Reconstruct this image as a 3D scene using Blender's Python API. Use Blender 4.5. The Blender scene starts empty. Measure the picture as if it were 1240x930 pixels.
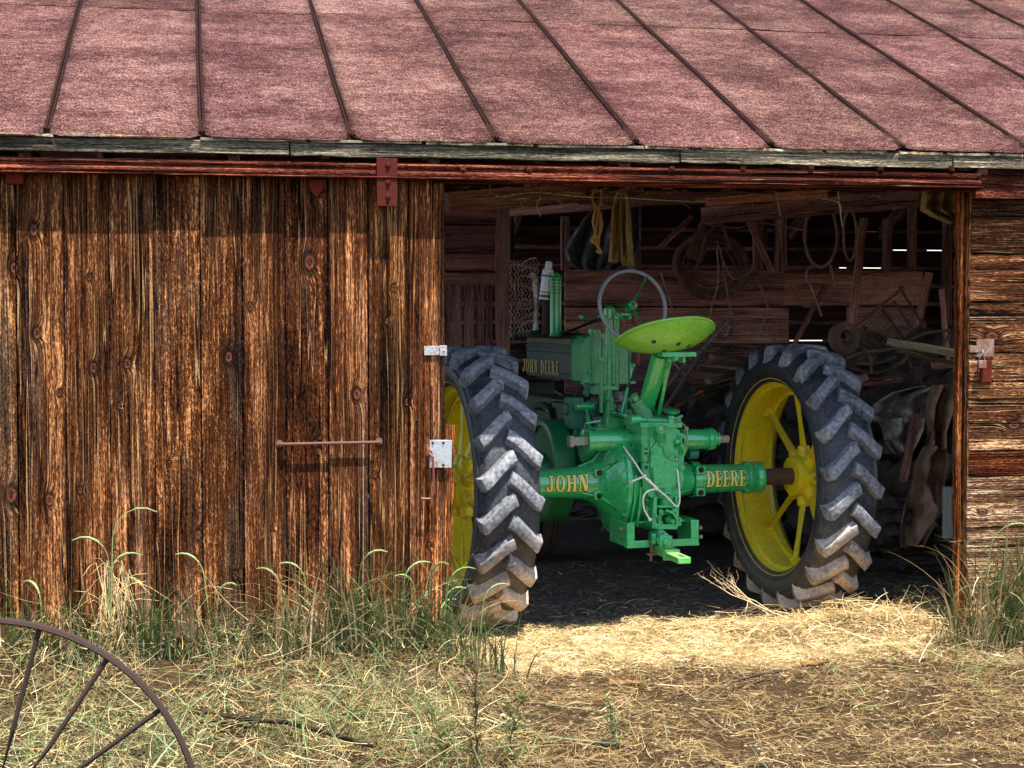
import bpy, math, random
import numpy as np
from mathutils import Vector as V, Matrix, noise as mnoise
R = math.radians
rng = random.Random(11)
sc = bpy.context.scene
col = sc.collection

# ------------------------------------------------------------------ camera
YAW, PITCH, CAMH, FPX = R(11.0), math.atan(80/2000), 1.46, 2000.0
CAMP = V((0, 0, CAMH))
FW = V((math.sin(YAW)*math.cos(PITCH), math.cos(YAW)*math.cos(PITCH), -math.sin(PITCH)))
RT = V((math.cos(YAW), -math.sin(YAW), 0))
UP = RT.cross(FW)
def ray(px, py):
    return FW + RT*((px-620)/FPX) - UP*((py-465)/FPX)
def P(px, py, Y):                      # where a sight line meets the upright plane at distance Y
    d = ray(px, py); return CAMP + d*(Y/d.y)
def G(px, py, z=0.0):                  # where a sight line meets the ground
    d = ray(px, py); return CAMP + d*((z-CAMH)/d.z)

# ------------------------------------------------------------------ mesh building
class B:
    def __init__(s):
        s.v = []; s.f = []; s.m = []; s.g = []; s.t = []
    def add(s, vs, fs, mat=0, tint=(1, 1, 1), gc=None):
        o = len(s.v)
        s.v += [tuple(p) for p in vs]
        s.f += [tuple(i+o for i in f) for f in fs]
        s.m += [mat]*len(fs)
        s.g += [tuple(p) for p in (gc if gc is not None else vs)]
        if tint and isinstance(tint[0], (tuple, list)): s.t += [tuple(c)+(1,) for c in tint]
        else: s.t += [tuple(tint)+(1,)]*len(vs)
    def box(s, c, size, rot=None, mat=0, tint=(1, 1, 1)):
        c = V(c); hx, hy, hz = size[0]/2, size[1]/2, size[2]/2
        vs = [V((x, y, z)) for x in (-hx, hx) for y in (-hy, hy) for z in (-hz, hz)]
        if rot is not None: vs = [rot @ p for p in vs]
        vs = [p + c for p in vs]
        s.add(vs, [(0,1,3,2),(4,6,7,5),(0,4,5,1),(2,3,7,6),(0,2,6,4),(1,5,7,3)], mat, tint)
    def frame(s, d):
        d = d.normalized()
        a = V((0, 0, 1)) if abs(d.z) < .9 else V((1, 0, 0))
        u = d.cross(a).normalized(); w = u.cross(d).normalized()
        return u, w
    def cyl(s, p0, p1, r0, r1=None, n=16, caps=True, mat=0, tint=(1, 1, 1)):
        p0, p1 = V(p0), V(p1); r1 = r0 if r1 is None else r1
        u, w = s.frame(p1-p0)
        vs = []
        for p, r in ((p0, r0), (p1, r1)):
            for i in range(n):
                a = 2*math.pi*i/n; vs.append(p + u*(math.cos(a)*r) + w*(math.sin(a)*r))
        fs = [(i, (i+1) % n, n+(i+1) % n, n+i) for i in range(n)]
        if caps: fs += [tuple(range(n))[::-1], tuple(range(n, 2*n))]
        s.add(vs, fs, mat, tint)
    def tube(s, pts, r, n=8, mat=0, tint=(1, 1, 1), caps=True, flat=1.0):
        pts = [V(p) for p in pts]; k = len(pts)
        rr = r if isinstance(r, (list, tuple)) else [r]*k
        vs = []; u = None
        for j, p in enumerate(pts):
            d = (pts[min(j+1, k-1)] - pts[max(j-1, 0)])
            if d.length < 1e-9: d = V((0, 0, 1))
            d.normalize()
            if u is None: u, w = s.frame(d)
            else:
                u = (u - d*u.dot(d))
                if u.length < 1e-6: u, w = s.frame(d)
                u.normalize(); w = d.cross(u)
            for i in range(n):
                a = 2*math.pi*i/n; vs.append(p + u*(math.cos(a)*rr[j]) + w*(math.sin(a)*rr[j]*flat))
        fs = [(j*n+i, j*n+(i+1) % n, (j+1)*n+(i+1) % n, (j+1)*n+i) for j in range(k-1) for i in range(n)]
        if caps: fs += [tuple(range(n))[::-1], tuple(range((k-1)*n, k*n))]
        s.add(vs, fs, mat, tint)
    def lathe(s, prof, o, ax, n=32, mat=0, tint=(1, 1, 1), close=False, a0=0, a1=2*math.pi, ref=None):
        o = V(o); ax = V(ax).normalized()
        if ref is None: u, w = s.frame(ax)
        else: u = V(ref); w = ax.cross(u)
        full = abs((a1-a0) - 2*math.pi) < 1e-6
        m = n if full else n+1
        vs = []
        for (a, r) in prof:
            for i in range(m):
                t = a0 + (a1-a0)*i/n
                vs.append(o + ax*a + u*(math.cos(t)*r) + w*(math.sin(t)*r))
        fs = []
        k = len(prof); rng_ = range(k) if close else range(k-1)
        for j in rng_:
            jj = (j+1) % k
            for i in range(n):
                ii = (i+1) % m if full else i+1
                fs.append((j*m+i, j*m+ii, jj*m+ii, jj*m+i))
        s.add(vs, fs, mat, tint)
    def ball(s, c, r, n=12, k=8, mat=0, tint=(1, 1, 1), rot=None):
        rx, ry, rz = r if isinstance(r, (tuple, list)) else (r, r, r)
        vs = []; c = V(c)
        for j in range(k+1):
            t = math.pi*j/k
            for i in range(n):
                a = 2*math.pi*i/n
                p = V((math.sin(t)*math.cos(a)*rx, math.sin(t)*math.sin(a)*ry, math.cos(t)*rz))
                if rot is not None: p = rot @ p
                vs.append(c+p)
        fs = [(j*n+i, (j+1)*n+i, (j+1)*n+(i+1) % n, j*n+(i+1) % n) for j in range(k) for i in range(n)]
        s.add(vs, fs, mat, tint)
    def bolt(s, p, d, r=.009, h=.008, mat=0, tint=(1, 1, 1)):
        p = V(p); d = V(d).normalized()
        s.cyl(p, p+d*h*.35, r*1.45, r*1.45, 10, True, mat, tint)
        s.cyl(p+d*h*.3, p+d*h*1.4, r, r*.95, 6, True, mat, tint)
    def plank(s, p0, p1, wdir, w, t, seg=8, jit=.0, mat=0, tint=(1, 1, 1), taper=1.0, bow=0.0):
        """board from p0 to p1; wdir = across the face; thickness along the third axis (both centred)"""
        p0, p1 = V(p0), V(p1); L = (p1-p0).length; d = (p1-p0)/L
        wd = V(wdir); wd = (wd - d*wd.dot(d)).normalized(); td = d.cross(wd)
        ol, ow = rng.uniform(0, 40), rng.uniform(0, 40); sl, sw = rng.uniform(.55, 1.3), rng.uniform(.6, 1.35)
        vs = []; gc = []
        for j in range(seg+1):
            f = j/seg
            c = p0 + d*(L*f) + td*(bow*math.sin(f*math.pi))
            ww = w*(1+(taper-1)*f)
            e = [rng.uniform(-jit, jit) for _ in range(2)]
            for (a, b) in ((-1, -1), (1, -1), (1, 1), (-1, 1)):
                x = a*ww/2 + (e[0] if a < 0 else e[1])
                vs.append(c + wd*x + td*(b*t/2)); gc.append((ol+L*f*sl, ow+x*sw, ow+b*t/2))
        fs = [(0, 3, 2, 1), (seg*4, seg*4+1, seg*4+2, seg*4+3)]
        for j in range(seg):
            a, b = j*4, (j+1)*4
            for i in range(4): fs.append((a+i, a+(i+1) % 4, b+(i+1) % 4, b+i))
        s.add(vs, fs, mat, tint, gc)
    def build(s, name, mats, parent=None, smooth=35, bevel=0, origin=None, solid=0, subs=0, raw=False):
        if not isinstance(mats, (list, tuple)): mats = [mats]
        arr = np.array(s.v, dtype=float).reshape(-1, 3)
        off = V((0, 0, 0))
        if parent is None and not raw:
            off = V(origin) if origin is not None else V(((arr[:, 0].min()+arr[:, 0].max())/2, (arr[:, 1].min()+arr[:, 1].max())/2, arr[:, 2].min()))
        elif parent is not None:
            off = V(parent.get('_o', (0, 0, 0)))
        arr2 = arr - np.array(off)
        me = bpy.data.meshes.new(name)
        me.from_pydata(arr2.tolist(), [], s.f)
        for m in mats: me.materials.append(m)
        me.polygons.foreach_set('material_index', s.m)
        a = me.attributes.new('gc', 'FLOAT_VECTOR', 'POINT'); a.data.foreach_set('vector', np.array(s.g, dtype=float).ravel())
        a = me.attributes.new('tint', 'FLOAT_COLOR', 'POINT'); a.data.foreach_set('color', np.array(s.t, dtype=float).ravel())
        me.update()
        if smooth:
            me.polygons.foreach_set('use_smooth', [True]*len(me.polygons))
            me.set_sharp_from_angle(angle=R(smooth))
        o = bpy.data.objects.new(name, me); col.objects.link(o)
        if parent is not None:
            o.parent = parent; o['_o'] = tuple(off)
        else: o.location = off; o['_o'] = tuple(off)
        if solid:
            md = o.modifiers.new('solid', 'SOLIDIFY'); md.thickness = solid; md.offset = 0
        if bevel:
            md = o.modifiers.new('bevel', 'BEVEL'); md.width = bevel; md.segments = 2; md.limit_method = 'ANGLE'; md.angle_limit = R(40)
        if subs:
            md = o.modifiers.new('subs', 'SUBSURF'); md.levels = subs; md.render_levels = subs
        return o
def tag(o, label=None, cat=None, group=None, kind=None):
    if label: o['label'] = label
    if cat: o['category'] = cat
    if group: o['group'] = group
    if kind: o['kind'] = kind
    return o
def empty(name, loc=(0, 0, 0), rz=0, label=None, cat=None, group=None, world=True):
    o = bpy.data.objects.new(name, None); col.objects.link(o)
    o.location = loc; o.rotation_euler = (0, 0, rz); o.empty_display_size = .1
    o['_o'] = tuple(loc) if world else (0, 0, 0)      # world=True: children meshes are given in world coordinates
    return tag(o, label, cat, group)

# ------------------------------------------------------------------ materials
class M:
    def __init__(s, name):
        s.m = bpy.data.materials.new(name); s.m.use_nodes = True
        s.nt = s.m.node_tree; s.n = s.nt.nodes; s.l = s.nt.links
        s.bs = s.n['Principled BSDF']
    def node(s, t, **k):
        n = s.n.new(t)
        for a, b in k.items():
            if a.startswith('in_'):
                key = a[3:]; key = int(key) if key.isdigit() else key.replace('_', ' ')
                s.put(n.inputs[key], b)
            else: setattr(n, a, b)
        return n
    def put(s, inp, val):
        if hasattr(val, 'bl_idname') or hasattr(val, 'is_output'): s.l.new(val, inp)
        else: inp.default_value = val
    def attr(s, name, out='Vector'):
        n = s.n.new('ShaderNodeAttribute'); n.attribute_name = name; return n.outputs[out]
    def math(s, op, a, b=0, c=None, clamp=False):
        n = s.n.new('ShaderNodeMath'); n.operation = op; n.use_clamp = clamp
        s.put(n.inputs[0], a); s.put(n.inputs[1], b)
        if c is not None: s.put(n.inputs[2], c)
        return n.outputs[0]
    def vmath(s, op, a, b=None):
        n = s.n.new('ShaderNodeVectorMath'); n.operation = op
        s.put(n.inputs[0], a)
        if b is not None: s.put(n.inputs[1], b)
        return n.outputs['Value'] if op in ('DISTANCE', 'LENGTH', 'DOT_PRODUCT') else n.outputs[0]
    def noise(s, vec, scale=5, detail=4, rough=.6, dist=0):
        n = s.n.new('ShaderNodeTexNoise'); s.put(n.inputs['Vector'], vec)
        s.put(n.inputs['Scale'], scale); n.inputs['Detail'].default_value = detail
        n.inputs['Roughness'].default_value = rough; n.inputs['Distortion'].default_value = dist
        return n.outputs['Fac']
    def voro(s, vec, scale=5, feature='F1', out='Distance', rnd=1):
        n = s.n.new('ShaderNodeTexVoronoi'); n.feature = feature; s.put(n.inputs['Vector'], vec)
        n.inputs['Scale'].default_value = scale; n.inputs['Randomness'].default_value = rnd
        return n.outputs[out]
    def ramp(s, fac, stops, interp='LINEAR'):
        n = s.n.new('ShaderNodeValToRGB'); s.put(n.inputs[0], fac); cr = n.color_ramp; cr.interpolation = interp
        while len(cr.elements) < len(stops): cr.elements.new(.5)
        for e, (p, c) in zip(cr.elements, stops):
            e.position = p; e.color = (c, c, c, 1) if isinstance(c, (int, float)) else (*c, 1)
        return n.outputs[0]
    def mix(s, fac, a, b, blend='MIX'):
        n = s.n.new('ShaderNodeMix'); n.data_type = 'RGBA'; n.blend_type = blend
        s.put(n.inputs[0], fac)
        for i, x in ((6, a), (7, b)):
            if isinstance(x, tuple): x = (*x, 1) if len(x) == 3 else x
            s.put(n.inputs[i], x)
        return n.outputs[2]
    def sep(s, v):
        n = s.n.new('ShaderNodeSeparateXYZ'); s.put(n.inputs[0], v); return n.outputs
    def comb(s, x, y, z):
        n = s.n.new('ShaderNodeCombineXYZ')
        for i, a in enumerate((x, y, z)): s.put(n.inputs[i], a)
        return n.outputs[0]
    def bump(s, h, strength=.5, dist=.01, nrm=None):
        n = s.n.new('ShaderNodeBump'); s.put(n.inputs['Height'], h)
        n.inputs['Strength'].default_value = strength; n.inputs['Distance'].default_value = dist
        if nrm is not None: s.l.new(nrm, n.inputs['Normal'])
        return n.outputs[0]
    def out(s, color=None, rough=None, metal=None, normal=None, spec=None, coat=None):
        for k, v in (('Base Color', color), ('Roughness', rough), ('Metallic', metal), ('Normal', normal), ('Specular IOR Level', spec), ('Coat Weight', coat)):
            if v is None: continue
            if isinstance(v, tuple): v = (*v, 1) if len(v) == 3 else v
            s.put(s.bs.inputs[k], v)
        return s.m

def wood(name, dark, mid, light, knots=(), bump=.6, fine=1.0, grey=None, contrast=1.0, spec=.04, greyz=None, vert=True, gamt=.8, stain=.33):
    m = M(name)
    gc = m.attr('gc'); l, w, t = m.sep(gc)
    wt = m.math('ADD', w, t)
    pos = m.node('ShaderNodeNewGeometry').outputs['Position']
    kd = None; KAX = (1, 1, .62) if vert else (.62, 1, 1)
    for (kp, kr) in knots:                                   # grain flows round each knot
        d = m.math('DIVIDE', m.vmath('LENGTH', m.vmath('MULTIPLY', m.vmath('SUBTRACT', pos, tuple(kp)), KAX)), kr)
        kd = d if kd is None else m.math('MINIMUM', kd, d)
    wob = m.noise(m.comb(m.math('MULTIPLY', l, 1.2), m.math('MULTIPLY', wt, 6), 0), 1, 2, .5)
    wt = m.math('ADD', wt, m.math('MULTIPLY', wob, .016))
    if kd is not None:
        g = m.math('MULTIPLY', m.math('POWER', 2.718, m.math('MULTIPLY', m.math('MULTIPLY', kd, kd), -.9)), .020)
        wt = m.math('ADD', wt, g)
    n1 = m.noise(m.comb(m.math('MULTIPLY', l, .8), m.math('MULTIPLY', wt, 42), 0), 1, 5, .7)
    n2 = m.noise(m.comb(m.math('MULTIPLY', l, 5*fine), m.math('MULTIPLY', wt, 190*fine), 3.3), 1, 3, .6)
    n3 = m.noise(m.comb(m.math('MULTIPLY', l, 48*fine), m.math('MULTIPLY', wt, 250*fine), 7.7), 1, 2, .7)
    big = m.noise(m.vmath('MULTIPLY', gc, (1.3, 7, 7)), 1, 3, .55)
    v = m.math('MULTIPLY', n1, .34)
    v = m.math('MULTIPLY_ADD', n2, .36, v); v = m.math('MULTIPLY_ADD', n3, .40, v); v = m.math('MULTIPLY_ADD', big, .30, v)
    v = m.math('SUBTRACT', v, .20)
    st = m.noise(m.comb(m.math('MULTIPLY', l, 1.6), m.math('MULTIPLY', wt, 13), 21.0), 1, 4, .6)
    st2 = m.noise(m.comb(m.math('MULTIPLY', l, .55), m.math('MULTIPLY', wt, 4.5), 33.0), 1, 3, .6)
    v = m.math('MULTIPLY_ADD', m.math('SUBTRACT', v, .5), 2.6*contrast, .5)
    v = m.math('SUBTRACT', v, m.math('MULTIPLY', m.ramp(m.math('MULTIPLY_ADD', st2, .5, m.math('MULTIPLY', st, .5)), [(.46, 0), (.60, 1)]), stain))
    cr = m.noise(m.comb(m.math('MULTIPLY', l, .5), m.math('MULTIPLY', wt, 34), 45.0), 1, 2, .5)
    crd = m.math('ABSOLUTE', m.math('SUBTRACT', cr, .5))
    crack = m.math('MULTIPLY', m.ramp(crd, [(0, 1), (.014, 0)]), m.ramp(st, [(.42, 0), (.52, 1)]))
    crack2 = m.math('MULTIPLY', m.ramp(m.math('ABSOLUTE', m.math('SUBTRACT', cr, .525)), [(0, 1), (.010, 0)]), m.ramp(st2, [(.40, 0), (.50, 1)]))
    c = m.ramp(v, [(0, dark), (.34, tuple(a*.45+b*.55 for a, b in zip(dark, mid))), (.55, mid), (.8, tuple(.5*a+.5*b for a, b in zip(mid, light))), (1, light)])
    if grey is not None:
        gn = m.noise(m.vmath('MULTIPLY', gc, (.8, 9, 9)), 1, 3, .6)
        f = m.ramp(gn, [(.52, 0), (.72, gamt)])
        if greyz is not None:
            z = m.sep(pos)[2]
            f2 = m.math('MULTIPLY_ADD', m.math('SUBTRACT', greyz, z), 1.6, m.math('MULTIPLY', m.math('SUBTRACT', gn, .5), 2.4), clamp=True)
            f = m.math('MAXIMUM', m.math('MULTIPLY', f, .7), m.math('MULTIPLY', f2, .75))
        gcol = m.ramp(v, [(0, tuple(x*.12 for x in grey)), (.5, tuple(x*.5 for x in grey)), (1, grey)])
        c = m.mix(f, c, gcol)
    c = m.mix(m.math('MULTIPLY', crack2, .38), c, tuple(min(1, x*1.5+.05) for x in light))
    c = m.mix(crack, c, tuple(x*.6 for x in dark)); v = m.math('SUBTRACT', v, m.math('MULTIPLY', crack, .9))
    if kd is not None:
        kk = m.math('MULTIPLY_ADD', n3, .8, m.math('SUBTRACT', kd, .4))
        ring = m.math('SINE', m.math('MULTIPLY_ADD', n2, 5, m.math('MULTIPLY', kd, 13)))
        kc = m.ramp(kk, [(0, (.02, .008, .006)), (.5, (.13, .035, .024)), (.8, (.04, .015, .010)), (1, (.02, .01, .006))])
        kc = m.mix(m.math('MULTIPLY_ADD', ring, .22, .22), kc, (.22, .09, .05))
        c = m.mix(m.ramp(kd, [(.42, 1), (.62, 0)]), c, kc)
        v = m.math('ADD', v, m.math('MULTIPLY', ring, m.ramp(kd, [(.5, .25), (1, 0)])))
        c = m.mix(m.ramp(kd, [(.38, 0), (.58, .85), (1.0, .45), (1.7, 0)]), c, (.012, .006, .004))
    c = m.mix(1.0, c, m.attr('tint', 'Color'), 'MULTIPLY')
    return m.out(c, .9, 0, m.bump(v, bump, .006), spec)

def paint(name, base, rough=.4, dirt=(.06, .045, .03), amount=.35, wear=None, bump=.08, spec=.5, scale=6, coat=0, dust=None):
    m = M(name); gc = m.attr('gc')
    n = m.noise(gc, scale, 6, .7); n2 = m.noise(gc, scale*9, 4, .7); n3 = m.noise(gc, 160, 2, .6)
    f = m.ramp(m.math('MULTIPLY_ADD', n2, .45, m.math('MULTIPLY', n, .6)), [(.5, 0), (.68, amount)])
    var = m.ramp(n, [(.3, tuple(x*.72 for x in base)), (.7, tuple(min(1, x*1.25) for x in base))])
    c = m.mix(f, var, dirt)
    r = m.math('MULTIPLY_ADD', n2, .3, rough-.12)
    if dust:
        nz = m.sep(m.node('ShaderNodeNewGeometry').outputs['Normal'])[2]
        fd = m.math('MULTIPLY', m.ramp(nz, [(.25, 0), (.95, 1)]), m.math('MULTIPLY', n, dust))
        c = m.mix(fd, c, (.34, .30, .21)); r = m.math('ADD', r, m.math('MULTIPLY', fd, .4))
    if wear:
        wv = m.ramp(m.voro(gc, 46, rnd=1), [(.05, 1), (.11, 0)])
        wf = m.math('MULTIPLY', wv, m.ramp(n2, [(.52, 0), (.6, 1)]))
        c = m.mix(wf, c, wear)
    c = m.mix(1.0, c, m.attr('tint', 'Color'), 'MULTIPLY')
    return m.out(c, r, 0, m.bump(m.math('ADD', n2, n3), bump, .004), spec, coat or None)
# ------------------------------------------------------------------ shared materials
W_DOOR_KNOTS = [(41,279,.034),(17,325,.03),(108,336,.018),(45,404,.026),(113,446,.022),(154,441,.036),(72,476,.022),(144,492,.014),
    (14,600,.034),(97,594,.024),(277,433,.026),(303,372,.018),(375,318,.034),(477,349,.018),(468,389,.018),(432,478,.026),
    (382,537,.022),(454,575,.02),(493,487,.026),(240,648,.03),(60,606,.026),(285,697,.022),(135,665,.02),(383,228,.03),(330,640,.02),(520,660,.022),(205,560,.016)]
YD = 6.86
RED_PAINT = wood('faded_red_paint', (.004, .002, .0015), (.085, .019, .012), (.50, .155, .075), bump=.7, contrast=1.25)
BRKT = paint('red_bracket_paint', (.15, .022, .014), .85, (.03, .012, .01), .95, wear=(.3, .2, .14), bump=.4, spec=.08, scale=30)
MW_DOOR = wood('weathered_door_wood', (.003, .0015, .001), (.105, .033, .011), (.78, .34, .125),
    [(P(x, y, YD), r*(.6+.55*((x*7+y*3) % 10)/10)) for x, y, r in W_DOOR_KNOTS], bump=1.0, grey=(.38, .31, .23), contrast=1.35, greyz=.30, gamt=.4)
MW_SIDE = wood('weathered_siding_wood', (.004, .002, .0015), (.13, .048, .019), (.80, .44, .20),
    [(P(1206, 231, 6.87), .05), (P(1201, 408, 6.87), .035), (P(1228, 515, 6.87), .03), (P(1190, 620, 6.87), .02)], bump=1.1, contrast=1.4, vert=False)
MW_IN = wood('old_interior_wood', (.045, .024, .024), (.42, .23, .215), (.82, .56, .50), bump=.5, contrast=.9)
MW_POLE = wood('bare_grey_wood', (.04, .03, .022), (.24, .19, .13), (.5, .42, .31), bump=.4)
MW_FASCIA = wood('mossy_grey_wood', (.006, .005, .004), (.13, .11, .08), (.60, .52, .36), bump=.7, contrast=1.3)
def iron(name, base, rust, amt=.5, rough=.55, metal=.6):
    m = M(name); gc = m.attr('gc'); n = m.noise(gc, 14, 6, .7); n2 = m.noise(gc, 90, 4, .6)
    f = m.ramp(m.math('MULTIPLY_ADD', n2, .4, m.math('MULTIPLY', n, .6)), [(.5-amt*.35, 0), (.62-amt*.2, 1)])
    c = m.mix(f, base, m.mix(n2, tuple(x*.5 for x in rust), rust))
    return m.out(c, m.math('MULTIPLY_ADD', f, .3, rough), m.math('MULTIPLY_ADD', f, -metal, metal), m.bump(n2, .35, .003))
GALV = iron('galvanised_steel', (.50, .53, .55), (.25, .15, .09), .14, .45, .7)
RUST = iron('rusty_iron', (.016, .011, .009), (.040, .016, .010), .9, .6, .4)
DARKIRON = iron('dark_iron', (.035, .03, .03), (.09, .045, .03), .5, .5, .5)
WIRE = iron('old_wire', (.10, .09, .085), (.12, .06, .045), .5, .55, .3)

# ------------------------------------------------------------------ ground
def smooth(a, b, x):
    t = min(1, max(0, (x-a)/(b-a))); return t*t*(3-2*t)
def gz(x, y):
    z = .030*(mnoise.noise(V((x*1.7, y*1.7, 0)))) + .010*mnoise.noise(V((x*6, y*6, 3)))
    if 4.5 < y < 9 and -4 < x < 7: z += .007*mnoise.noise(V((x*20, y*20, 9))) + (.012*max(0, mnoise.noise(V((x*9, y*9, 5)))) if y < 6.9 else 0)
    z += .075*math.exp(-((x-3.15)/.42)**2 - ((y-7.12)/.27)**2)
    z += .03*math.exp(-((x-2.2)/.8)**2 - ((y-7.25)/.25)**2)
    z += .09*smooth(1.35, .9, x)*smooth(6.0, 6.8, y)*smooth(7.3, 6.95, y)
    z += .06*smooth(3.3, 3.6, x)*smooth(6.3, 6.85, y)*smooth(7.3, 7.0, y)
    z -= .02*smooth(7.3, 7.7, y)*smooth(16, 13, y)
    for (wx, wy) in ((1.27, 7.78), (3.0, 7.96)): z -= .015*math.exp(-((x-wx)/.2)**2-((y-wy)/.3)**2)
    return z
def axis_steps(lo, hi, st, far):
    a = list(np.arange(lo, hi, st)); r = []; x = hi; d = st
    while x < far: r.append(x); x += d; d *= 1.25
    l = []; x = lo; d = st
    while x > -far: x -= d; l.append(x); d *= 1.25
    return l[::-1]+a+r
gx = axis_steps(-1.6, 4.2, .035, 160); gy = axis_steps(4.6, 8.6, .03, 160)
b = B(); vs = [(x, y, gz(x, y)) for y in gy for x in gx]; nx = len(gx)
b.add(vs, [(j*nx+i, j*nx+i+1, (j+1)*nx+i+1, (j+1)*nx+i) for j in range(len(gy)-1) for i in range(nx-1)])
m = M('earth'); pos = m.node('ShaderNodeNewGeometry').outputs['Position']; px_, py_, pz_ = m.sep(pos)
n1 = m.noise(pos, 3, 6, .65); n2 = m.noise(pos, 28, 6, .7); n3 = m.noise(pos, 140, 3, .6)
fib = m.noise(m.vmath('ADD', m.vmath('MULTIPLY', pos, (60, 260, 60)), m.comb(m.math('MULTIPLY', n2, 30), 0, 0)), 1, 3, .6)
v = m.math('ADD', m.math('MULTIPLY', n2, .5), m.math('MULTIPLY', fib, .5))
soil = m.ramp(v, [(.3, (.018, .011, .006)), (.50, (.065, .038, .018)), (.65, (.19, .12, .055)), (.8, (.5, .37, .2))])
chaff = m.ramp(v, [(.3, (.14, .085, .04)), (.48, (.55, .40, .22)), (.65, (.82, .68, .43)), (.8, (.88, .78, .56))])
yy = m.math('MULTIPLY_ADD', m.math('SUBTRACT', n1, .5), 1.1, py_)
ff = m.math('MULTIPLY', m.ramp(m.math('MULTIPLY_ADD', yy, .5, -2.6), [(.62, 0), (.78, 1)]), m.ramp(m.math('MULTIPLY_ADD', m.math('SUBTRACT', n1, .5), .8, px_), [(.75, 0), (1.0, 1)]))
c = m.mix(ff, soil, chaff)
inn = m.ramp(v, [(.35, (.03, .025, .021)), (.55, (.20, .16, .13)), (.75, (.55, .45, .36))])
fi = m.math('MULTIPLY', m.ramp(m.math('MULTIPLY_ADD', m.math('SUBTRACT', n2, .5), .5, m.math('SUBTRACT', py_, 7.05)), [(.46, 0), (.64, 1)]), m.ramp(m.math('MULTIPLY_ADD', n1, .3, px_), [(0, 0), (1, 1)]))
fi = m.math('MULTIPLY', fi, m.ramp(m.math('SUBTRACT', 14.2, py_), [(0, 0), (1, 1)]))
c = m.mix(fi, m.mix(m.ramp(m.math('SUBTRACT', px_, .0), [(.0, 1), (.3, 0)]), c, c), inn)
EARTH = m.out(c, .95, 0, m.bump(m.math('ADD', v, m.math('MULTIPLY', n3, .5)), .9, .02), .1)
tag(b.build('ground', EARTH, raw=True, smooth=80), kind='structure')

# ------------------------------------------------------------------ barn
barn = empty('barn', (1.2, 6.95, 0), 0, 'long weathered timber barn with rusty red metal roof and open doorway', 'barn')
PR = R(22.7); TP = math.tan(PR)
def eaveY(x): return 6.770 + .015*min(1.3, max(-.3, x/3.0))
ZE = P(700, 177, eaveY(1.3)).z
def roofz(y, x=1.3): return ZE + (y-eaveY(x))*TP
YR = 10.3
seams0 = [P(x, 168, 6.75).x for x in (55, 245, 430, 605, 775, 940, 1100)]
SP = (seams0[-1]-seams0[0])/6
XS = [seams0[0]+SP*k for k in range(-2, 14)]  # left roof end cut short out of view to let sunlight inside
X0, X1 = XS[0], XS[-1]
def lap_y():
    d = ray(900, 37); # on roof plane
    s = (ZE - 6.755*TP - CAMH)/(d.z - TP*d.y); return d.y*s
YL = lap_y()
roof = B()
def sheet(xa, xb, y0, y1, lift, edge):
    ny = 26; nx = 14; vs = []
    ph = rng.uniform(0, 99)
    for j in range(ny+1):
        f = j/ny
        for i in range(nx+1):
            g = i/nx; x = xa+.006 + (xb-xa-.012)*g
            ys = y0 + (eaveY(x)-6.75 if edge else 0)
            e = 0
            if edge:
                q = min(g, 1-g)*nx/1.3
                e = .022*max(0, 1-q)**2 + .004*mnoise.noise(V((x*9, ph, 0)))
            y = ys+e + (y1-ys-e)*f
            z = ZE + (y-6.75)*TP + lift*(1-f) + .0035*mnoise.noise(V((x*5+ph, y*3.5, 0))) + .006*mnoise.noise(V((x*1.5, y*1.5, ph)))
            if edge and j == 0: z -= .006
            q = min(g, 1-g); z += .006*max(0, 1-q*14)**2
            vs.append((x, y, z))
    t = rng.uniform(.82, 1.12); t1, t2 = rng.uniform(.93, 1.03), rng.uniform(.92, 1.02)
    tt = []
    for j in range(ny+1):
        for i in range(nx+1):
            q = .62 if i in (0, nx) else .9 if i in (1, nx-1) else 1
            q *= (1+.16*mnoise.noise(V((xa*3+i*.35, j*.25, ph)))); tt.append((t*q, t*t1*q, t*t2*q))
    roof.add(vs, [(j*(nx+1)+i, j*(nx+1)+i+1, (j+1)*(nx+1)+i+1, (j+1)*(nx+1)+i) for j in range(ny) for i in range(nx)], 0, tt)
for a, c_ in zip(XS[:-1], XS[1:]):
    sheet(a, c_, 6.75, YL+.04, .0, True)
    sheet(a, c_, YL, YR, .0025, False)
# the rear slope
ZR = ZE + (YR-6.75)*TP; YB = 13.6
roof.add([(X0, YR, ZR), (X1, YR, ZR), (X1, YB+.2, ZR-(YB+.2-YR)*TP), (X0, YB+.2, ZR-(YB+.2-YR)*TP)], [(0, 1, 2, 3)])
m = M('rusty_red_roof'); gc = m.attr('gc')
n1 = m.noise(m.vmath('MULTIPLY', gc, (2, 3.2, 3)), 1, 6, .7); n2 = m.noise(m.vmath('MULTIPLY', gc, (130, 100, 100)), 1, 3, .7); n3 = m.noise(m.vmath('MULTIPLY', gc, (22, 34, 34)), 1, 5, .75)
n4 = m.noise(m.vmath('MULTIPLY', gc, (300, 260, 260)), 1, 2, .5)
v = m.math('MULTIPLY_ADD', n4, .3, m.math('ADD', m.math('MULTIPLY', n2, .62), m.math('MULTIPLY', n3, .3)))
v = m.math('MULTIPLY_ADD', m.math('SUBTRACT', n1, .5), .34, m.math('SUBTRACT', v, .1))
c = m.ramp(v, [(.30, (.012, .006, .006)), (.44, (.075, .030, .027)), (.51, (.20, .092, .082)), (.58, (.46, .29, .25)), (.68, (.85, .70, .60))])
sv = m.noise(m.vmath('MULTIPLY', gc, (5, 70, 70)), 1, 3, .6)
c = m.mix(m.ramp(sv, [(.68, 0), (.76, .45)]), c, (.55, .45, .38))
c = m.mix(1.0, c, m.attr('tint', 'Color'), 'MULTIPLY')
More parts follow.
